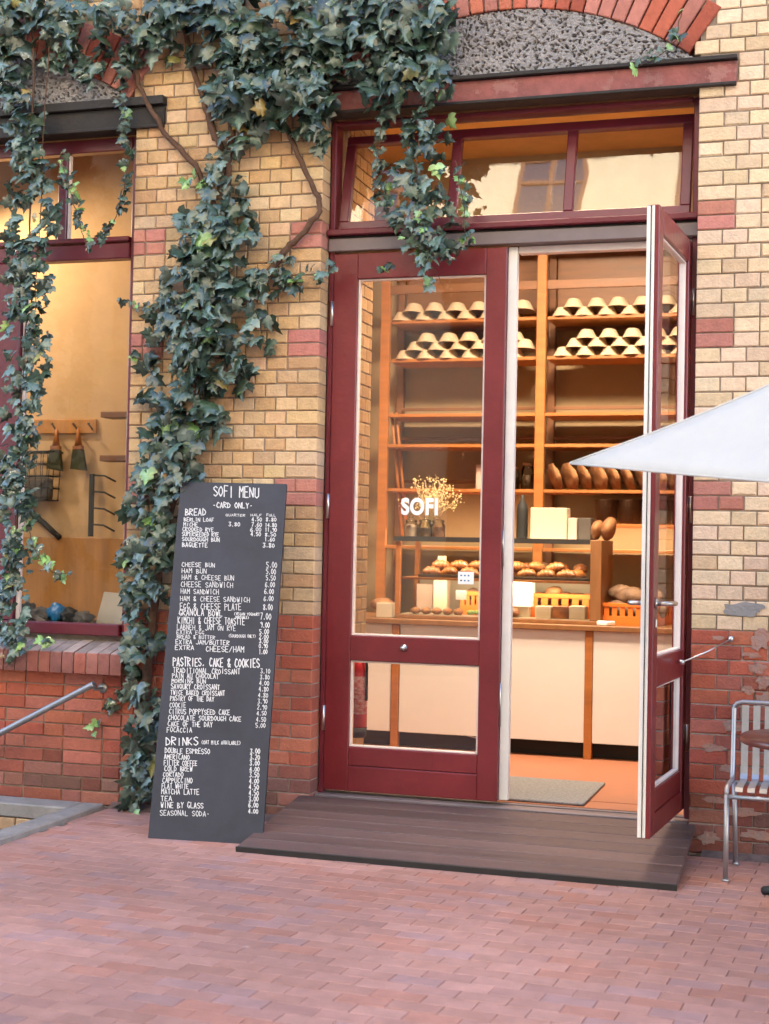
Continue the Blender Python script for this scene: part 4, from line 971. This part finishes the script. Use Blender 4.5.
# ------------------------------------------------------------------ handrail, light well
p0, p1 = P(94, 684, -.13), P(-40, 754, -.13)
t = thing('wall_handrail', 'grey tubular handrail rising along the red brick wall', 'handrail', p0)
b = MB(); dd = p1-p0; b.tube([Vector((0, 0, 0))+dd*0, dd*.02, dd, dd*2.2], .0185, 12); b.lathe([(0, 0), (.0185, .004)], (0, 0, 0), 12); b.build('rail', m_rail, t)
b = MB(); b.tube([Vector((-.015, .0, -.012)), Vector((-.012, .03, -.035)), Vector((-.01, .135, -.035))], .009, 8); b.lathe([(0, 0), (.03, 0), (.03, .006), (0, .006)], seg=14, M=Matrix.Translation((-.01, .128, -.035)) @ Matrix.Rotation(R(90), 4, 'X')); b.build('bracket', m_rail, t)
t = thing('light_well', 'concrete rimmed light well sunk beside the wall under the window', 'light well', (HX0, HY0, 0))
b = MB()
def kerb(x0, x1, y0, y1): b.box(x0-HX0, x1-HX0, y0-HY0, y1-HY0, -.05, .032, .008)
kerb(HX1, HX1+.135, HY0-.16, HY1+.20); kerb(HX0-.15, HX1-.001, HY1, HY1+.20); kerb(HX0-.15, HX1-.001, HY0-.16, HY0); kerb(HX0-.15, HX0, HY0+.001, HY1-.001)
b.build('rim', m_conc, t)
rw2 = Raw()
for k in range(14):
    z = -.05-(k+1)*CH
    for i in range(-1, 15):
        x0 = i*.13+(.065 if k % 2 else 0); x1 = min(x0+.13, HX1-HX0); x0 = max(x0, 0)
        if x1-x0 < .02: continue
        c = random.choice(YEL); qq = U(.75, 1.05); c = tuple(v*qq for v in c)
        rw2.block((x0+.004, HY1-HY0+.10, z+.004), (x1-x0-.008, 0, 0), (0, -.10, 0), (0, 0, CH-.008), c)
        rw2.block((x0+.004, -.10, z+.004), (x1-x0-.008, 0, 0), (0, .10, 0), (0, 0, CH-.008), c)
    rw2.block((HX1-HX0, -.0, z+.004), (0, HY1-HY0, 0), (.1, 0, 0), (0, 0, CH-.008), c)
    rw2.block((0, 0, z+.004), (0, HY1-HY0, 0), (-.1, 0, 0), (0, 0, CH-.008), c)
rw2.build('lining', m_brick, t)
b = MB(); b.box(-.1, HX1-HX0+.1, -.1, HY1-HY0+.1, -1.2, -1.13); b.build('bottom', m_conc, t)
b = MB(); b.prism([(HX1+.136, -.002, .028), (HX1+.136, -.09, -.006), (HX1+.136, -.002, -.02)], (-(HX1+.136)+XL-.06, 0, 0)); b.prism([(.075, -.002, .022), (.075, -.085, -.006), (.075, -.002, -.02)], (3, 0, 0)); struct(b.build('ground_fillet', m_dirt))

# ------------------------------------------------------------------ ivy
HALF = [(0, .04), (.16, -.10), (.34, -.04), (.50, .20), (.30, .30), (.37, .56), (.17, .60), (0, 1.0)]
MID = [(0, .04), (0, .32), (0, .62)]
LC = [(.032, .062, .044), (.044, .080, .060), (.022, .045, .028), (.075, .120, .098), (.040, .070, .052), (.017, .033, .022), (.11, .16, .135), (.027, .050, .034), (.036, .068, .038), (.024, .046, .036)]
OLD = [(.24, .17, .05), (.16, .09, .035), (.20, .19, .06)]
YOUNG = [(.17, .30, .07), (.13, .25, .08), (.20, .33, .12)]
def add_leaf(rw, p, size, yaw, pitch, roll_, c):
    lp = []; n = len(HALF)
    fold = U(.15, .5); curl = U(-.25, .35)
    pts = [(x, y) for x, y in HALF]+[(-x, y) for x, y in HALF[1:-1]]+[(0, .32), (0, .62)]
    W_ = U(.92, 1.22)
    v = [Vector((x*W_*size, -(y-.1)*size, (-fold*abs(x)*.7-curl*(y-.2)**2+.04*math.sin(9*x+5*y))*size)) for x, y in pts]
    # leaf plane: x across, -y down the blade, z outwards.  world: out = -Y
    M = Matrix.Rotation(yaw, 3, 'Z') @ Matrix.Rotation(pitch, 3, 'X') @ Matrix.Rotation(roll_, 3, 'Y')
    Wm = Matrix(((1, 0, 0), (0, 0, -1), (0, 1, 0)))
    v = [p+Wm @ (M @ q) for q in v]
    i32, i62 = 14, 15
    r_ = [(0, 1, 14), (1, 2, 14), (2, 3, 14), (3, 4, 14), (4, 5, 15, 14), (5, 6, 15), (6, 7, 15)]
    mm = {0: 0, 7: 7, 14: 14, 15: 15}; mm.update({i: 7+i for i in range(1, 7)})
    l_ = [tuple(mm[i] for i in f[::-1]) for f in r_]
    k = U(.72, 1.28); c = (c[0]*k, c[1]*k, c[2]*k); rw.add(v, r_+l_, c)
    pv = tuple(a_*1.45+.012 for a_ in c)
    for i_ in (0, 14, 15, 3, 10): rw.c[-16+i_] = pv     # pale veins
def ivy_pts(path, dens, thick, size, young=0., seedoff=0, rw=None, y0=-.02):
    for (x0, z0, w0), (x1, z1_, w1) in zip(path, path[1:]):
        ln = math.hypot(x1-x0, z1_-z0); n = max(1, int(dens*ln*((w0+w1)+.03)))
        for _ in range(n):
            f = random.random(); ww = w0+(w1-w0)*f; e = random.triangular(-1, 1, 0) if random.random() < .5 else U(-1, 1)
            x = x0+(x1-x0)*f; z = z0+(z1_-z0)*f; nx_, nz_ = (z1_-z0)/ln, -(x1-x0)/ln
            x += nx_*e*ww; z += nz_*e*ww
            if noise.noise(Vector((x*5.5, z*5.5, seedoff))) < -.28 and ww > .1: continue
            bulge = math.sqrt(max(0, 1-e*e)); y = y0-thick*bulge*random.random()**.7
            if -.21 < z-4.14 < .03 or (x < XP and z > 3.9 and z < 4.2): y -= .04
            s_ = size*U(.65, 1.66)
            c = random.choice(YOUNG) if random.random() < young else (random.choice(OLD) if random.random() < .012 else random.choice(LC))
            add_leaf(rw, Vector((x, y, z)), s_, R(random.gauss(0, 42)), R(random.gauss(-32, 24)), R(random.gauss(0, 26)), c)
def PX(lst, Y=-.08):                  # measured points of a strand on the wall: (x, z, half width in m)
    out = []
    for x, y, w_ in lst:
        p = P(x, y, Y); out.append((p.x, p.z, w_/178.))
    return out
def vine(b, pts, r0, r1, Y=-.03, wob=.006):
    q = [P(x, y, Y) for x, y in pts]; out = []
    for a, c in zip(q, q[1:]):
        for k in range(5): out.append(a.lerp(c, k/5)+Vector((U(-wob, wob), U(-wob, 0), U(-wob, wob))))
    out.append(q[-1]); n = len(out); b.tube(out, [(r0+(r1-r0)*i/n)*U(.9, 1.12) for i in range(n)], 8)
# 1 the plant climbing the pillar
iv = thing('climbing_ivy', 'old climbing ivy with thick brown stems covering the brick pillar', 'ivy', (-3.05, -.06, 0))
def child(o):
    o.parent = iv; o.matrix_parent_inverse = Matrix.Translation(-iv.location); return o
b = MB()
vine(b, [(132, 828), (138, 790), (142, 740), (146, 690), (150, 640), (158, 580), (168, 520), (182, 460), (196, 400), (206, 340), (214, 290), (222, 240), (228, 190), (232, 130), (238, 60), (244, -30)], .030, .02, -.04)
vine(b, [(218, 215), (196, 165), (168, 138), (152, 110), (138, 85), (136, 50), (148, 10), (160, -30)], .017, .012)
vine(b, [(222, 150), (206, 108), (190, 62), (184, 20), (180, -30)], .019, .015)
vine(b, [(232, 135), (214, 140), (206, 108)], .012, .011)
vine(b, [(250, 300), (284, 252), (300, 236), (320, 212), (318, 196), (306, 172), (294, 146), (280, 110), (268, 60)], .019, .013)
vine(b, [(190, 400), (200, 360), (202, 310), (198, 270), (205, 230)], .014, .010, -.05)
child(b.build('stem', m_vine))
rl = Raw()
main = PX([(x_-(11 if y_ < 430 else 4 if y_ < 560 else 0), y_, w_*(1.10 if y_ < 560 else 1)) for x_, y_, w_ in [(132, 822, 12), (138, 790, 14), (143, 745, 15), (146, 700, 16), (144, 655, 22), (146, 620, 26), (152, 580, 30), (160, 530, 36), (175, 490, 42), (188, 450, 42), (192, 410, 46), (204, 370, 56), (218, 335, 62), (226, 300, 60), (228, 270, 58), (222, 240, 48), (222, 210, 36)]])
ivy_pts(main, 620, .17, .078, .02, 1, rl)
ivy_pts(PX([(222, 210, 34), (226, 180, 30), (230, 150, 24), (240, 128, 30)]), 420, .10, .066, .03, 2, rl)
ivy_pts(PX([(212, 98, 14), (245, 84, 40), (280, 88, 42), (316, 100, 26), (330, 112, 12)]), 540, .17, .095, .0, 3, rl)
ivy_pts(PX([(306, 118, 22), (318, 140, 12), (316, 150, 6)]), 480, .08, .075, .0, 4, rl)
ivy_pts(PX([(100, 24, 22), (140, 22, 34), (200, 14, 48), (260, 30, 52), (330, 26, 54), (400, 24, 50), (452, 22, 26)]), 520, .20, .092, .0, 5, rl)
ivy_pts(PX([(96, 56, 16), (120, 62, 20), (132, 80, 14)]), 420, .08, .07, .0, 5, rl)
ivy_pts(PX([(230, 52, 44), (300, 62, 40), (350, 70, 40), (400, 70, 40), (440, 66, 28)]), 470, .17, .082, .0, 6, rl)
ivy_pts(PX([(262, 262, 24), (286, 282, 22), (300, 276, 12), (322, 274, 7), (332, 258, 5)]), 420, .06, .06, .12, 7, rl)
ivy_pts(PX([(196, 180, 8), (214, 168, 12), (232, 150, 9)]), 420, .06, .05, .35, 8, rl)
ivy_pts(PX([(178, 186, 5), (188, 178, 9), (200, 174, 8)]), 480, .05, .05, .85, 8, rl)
ivy_pts(PX([(114, 299, 3), (130, 304, 4), (152, 306, 6)]), 800, .03, .04, .3, 9, rl)
ivy_pts(PX([(126, 350, 3), (140, 358, 4), (155, 362, 6)]), 700, .03, .045, .4, 9, rl)
ivy_pts(PX([(120, 540, 6), (126, 560, 12), (136, 600, 14)]), 420, .06, .07, .15, 10, rl)
ivy_pts(PX([(184, 476, 14), (184, 496, 9)], -.2), 420, .05, .07, .0, 13, rl, -.20)
ivy_pts(PX([(128, 826, 16), (138, 812, 14)]), 620, .08, .06, .35, 11, rl)
ivy_pts(PX([(86, 734, 4), (98, 718, 5), (112, 700, 6), (128, 690, 8)]), 620, .03, .045, .3, 12, rl)
child(rl.build('foliage', m_leaf, None, True))
# 2 strand over the door
iv = thing('hanging_ivy', 'ivy strand hanging over the fanlight and the closed door', 'ivy', (-1.5, -.06, 4.2)); iv['group'] = 'hanging ivy strands'
b = MB(); vine(b, [(420, 20), (424, 90), (418, 150), (416, 210), (424, 262)], .006, .003, -.07); vine(b, [(386, 104), (378, 150), (374, 196)], .003, .002, -.06); vine(b, [(455, 160), (464, 200), (466, 244)], .0025, .002, -.06); vine(b, [(420, 250), (436, 272), (444, 288)], .002, .0015, -.06)
child(b.build('stem', m_vine))
rl = Raw()
ivy_pts(PX([(420, 60, 34), (422, 100, 30), (424, 130, 22), (418, 160, 22), (412, 190, 28), (420, 215, 34), (434, 245, 34), (436, 268, 18)]), 560, .11, .064, .03, 20, rl)
ivy_pts(PX([(384, 108, 4), (378, 140, 6), (376, 170, 7), (378, 200, 10), (392, 214, 10)]), 700, .03, .05, .02, 21, rl)
ivy_pts(PX([(456, 160, 6), (464, 195, 6), (467, 240, 7)]), 700, .03, .042, .3, 22, rl)
ivy_pts(PX([(412, 236, 10), (424, 262, 10), (430, 284, 6)]), 420, .04, .05, .45, 23, rl)
ivy_pts(PX([(372, 270, 3), (384, 264, 4), (398, 268, 3)]), 420, .02, .045, .6, 24, rl)
child(rl.build('foliage', m_leaf, None, True))
# 3 curtain before the left window
iv = thing('hanging_ivy', 'long ivy curtain hanging down before the left window', 'ivy', (-4.0, -.10, 4.5)); iv['group'] = 'hanging ivy strands'
b = MB()
vine(b, [(30, 0), (34, 80), (32, 160), (30, 240), (26, 320), (22, 400), (19, 480), (14, 560), (8, 640)], .007, .003, -.12); vine(b, [(50, 40), (44, 120), (42, 200), (36, 290), (34, 360)], .004, .002, -.12); vine(b, [(122, 80), (126, 120), (128, 160), (122, 200), (112, 226), (92, 240)], .003, .002, -.06); vine(b, [(62, 160), (72, 196), (82, 232), (88, 250)], .003, .002, -.10); vine(b, [(26, 520), (36, 552), (52, 572), (72, 574)], .003, .0015, -.12)
child(b.build('stem', m_vine))
rl = Raw()
ivy_pts(PX([(-20, 10, 40), (30, 16, 44), (80, 12, 40)], -.10), 560, .16, .088, .0, 30, rl, -.04)
ivy_pts(PX([(8, 40, 24), (14, 80, 22), (22, 110, 20), (30, 140, 26)], -.10), 640, .10, .072, .0, 31, rl, -.06)
ivy_pts(PX([(30, 140, 26), (34, 175, 32), (30, 215, 34), (28, 255, 28), (24, 300, 25), (24, 345, 26), (24, 390, 25), (20, 430, 21), (17, 470, 20), (16, 510, 20), (14, 550, 16), (10, 600, 18), (6, 640, 18)], -.12), 820, .10, .060, .01, 32, rl, -.07)
ivy_pts(PX([(46, 60, 10), (60, 52, 16), (76, 62, 12), (88, 86, 10)], -.08), 430, .06, .07, .0, 33, rl, -.04)
ivy_pts(PX([(122, 92, 6), (127, 125, 7), (128, 160, 7), (122, 195, 7), (112, 224, 7), (94, 240, 6)], -.06), 700, .03, .045, .05, 34, rl, -.03)
ivy_pts(PX([(60, 150, 8), (70, 190, 6), (80, 226, 5), (90, 248, 6)], -.10), 700, .03, .045, .2, 35, rl, -.06)
ivy_pts(PX([(26, 520, 4), (36, 552, 5), (52, 572, 5), (72, 574, 4)], -.12), 700, .03, .045, .5, 36, rl, -.09)
ivy_pts(PX([(0, 655, 10), (25, 648, 6), (55, 640, 4)], -.14), 430, .03, .045, .25, 37, rl, -.12)
child(rl.build('foliage', m_leaf, None, True))
# 4 sprig on the lintel at the right
iv = thing('ivy_sprig', 'small green ivy sprig growing on the red lintel beam', 'ivy', (-.4, -.06, 4.2))
b = MB(); vine(b, [(682, 10), (676, 40), (660, 56), (640, 66)], .003, .002, -.06); child(b.build('stem', m_vine))
rl = Raw(); ivy_pts(PX([(682, 8, 4), (678, 34, 5), (668, 52, 6), (652, 60, 8), (634, 66, 6)], -.06), 420, .03, .05, .4, 40, rl, -.05)
child(rl.build('foliage', m_leaf, None, True))

# ------------------------------------------------------------------ the house across the court (seen in the panes)
hs = thing('courtyard_house', 'sunlit cream stucco house across the courtyard mirrored in the fanlight', 'building', (0, -15, 0))
b = MB(); b.box(-20, 16, -1, 0, -.1, 18.6); b.box(-20, 16, 0, .25, 18.3, 18.55, .03); b.build('wall', m_stucco, hs)
b = MB(); b.prism([(-20.3, .5, 18.6), (-20.3, -6, 22.5), (-20.3, -6.2, 22.4), (-20.3, .4, 18.45)], (36.6, 0, 0)); b.build('roof', m_roof, hs)
for fx in range(9):
    for fz in range(5):
        x = -14+fx*3.1; z = 1.2+fz*3.72
        b = MB()
        b.box(x-.66, x-.58, 0, .05, z, z+2.1); b.box(x+.58, x+.66, 0, .05, z, z+2.1); b.box(x-.58, x+.58, 0, .05, z+2.02, z+2.1); b.box(x-.58, x+.58, 0, .05, z, z+.08); b.box(x-.04, x+.04, 0, .05, z+.08, z+2.02); b.box(x-.58, x-.04, 0, .05, z+1.4, z+1.46); b.box(x+.04, x+.58, 0, .05, z+1.4, z+1.46); b.box(x-.75, x+.75, 0, .12, z-.1, z-.001)
        wf = b.build('window', m_pined, hs)
        b = MB(); b.box(x-.579, x+.579, .003, .02, z+.081, z+2.019); b.build('pane', m_wglass, wf)

# ------------------------------------------------------------------ camera
cd = bpy.data.cameras.new('camera'); co = bpy.data.objects.new('camera', cd); col.objects.link(co)
cd.sensor_fit = 'VERTICAL'; cd.sensor_height = 36; cd.sensor_width = 27; cd.lens = FOC*36/1024; cd.clip_end = 500; cd.clip_start = .05
Mx = Matrix((RT, UP, -_f)).transposed().to_4x4(); Mx.translation = CAM; co.matrix_world = Mx
cd.dof.use_dof = True; cd.dof.focus_distance = 7.6; cd.dof.aperture_fstop = 2.8
sc.camera = co
sc.view_settings.view_transform = 'Standard'; sc.view_settings.look = 'None'; sc.view_settings.exposure = 3.0; sc.view_settings.gamma = 1
sc.cycles.use_denoising = True
sc.cycles.max_bounces = 10; sc.cycles.transparent_max_bounces = 24; sc.cycles.diffuse_bounces = 5; sc.cycles.sample_clamp_indirect = 6
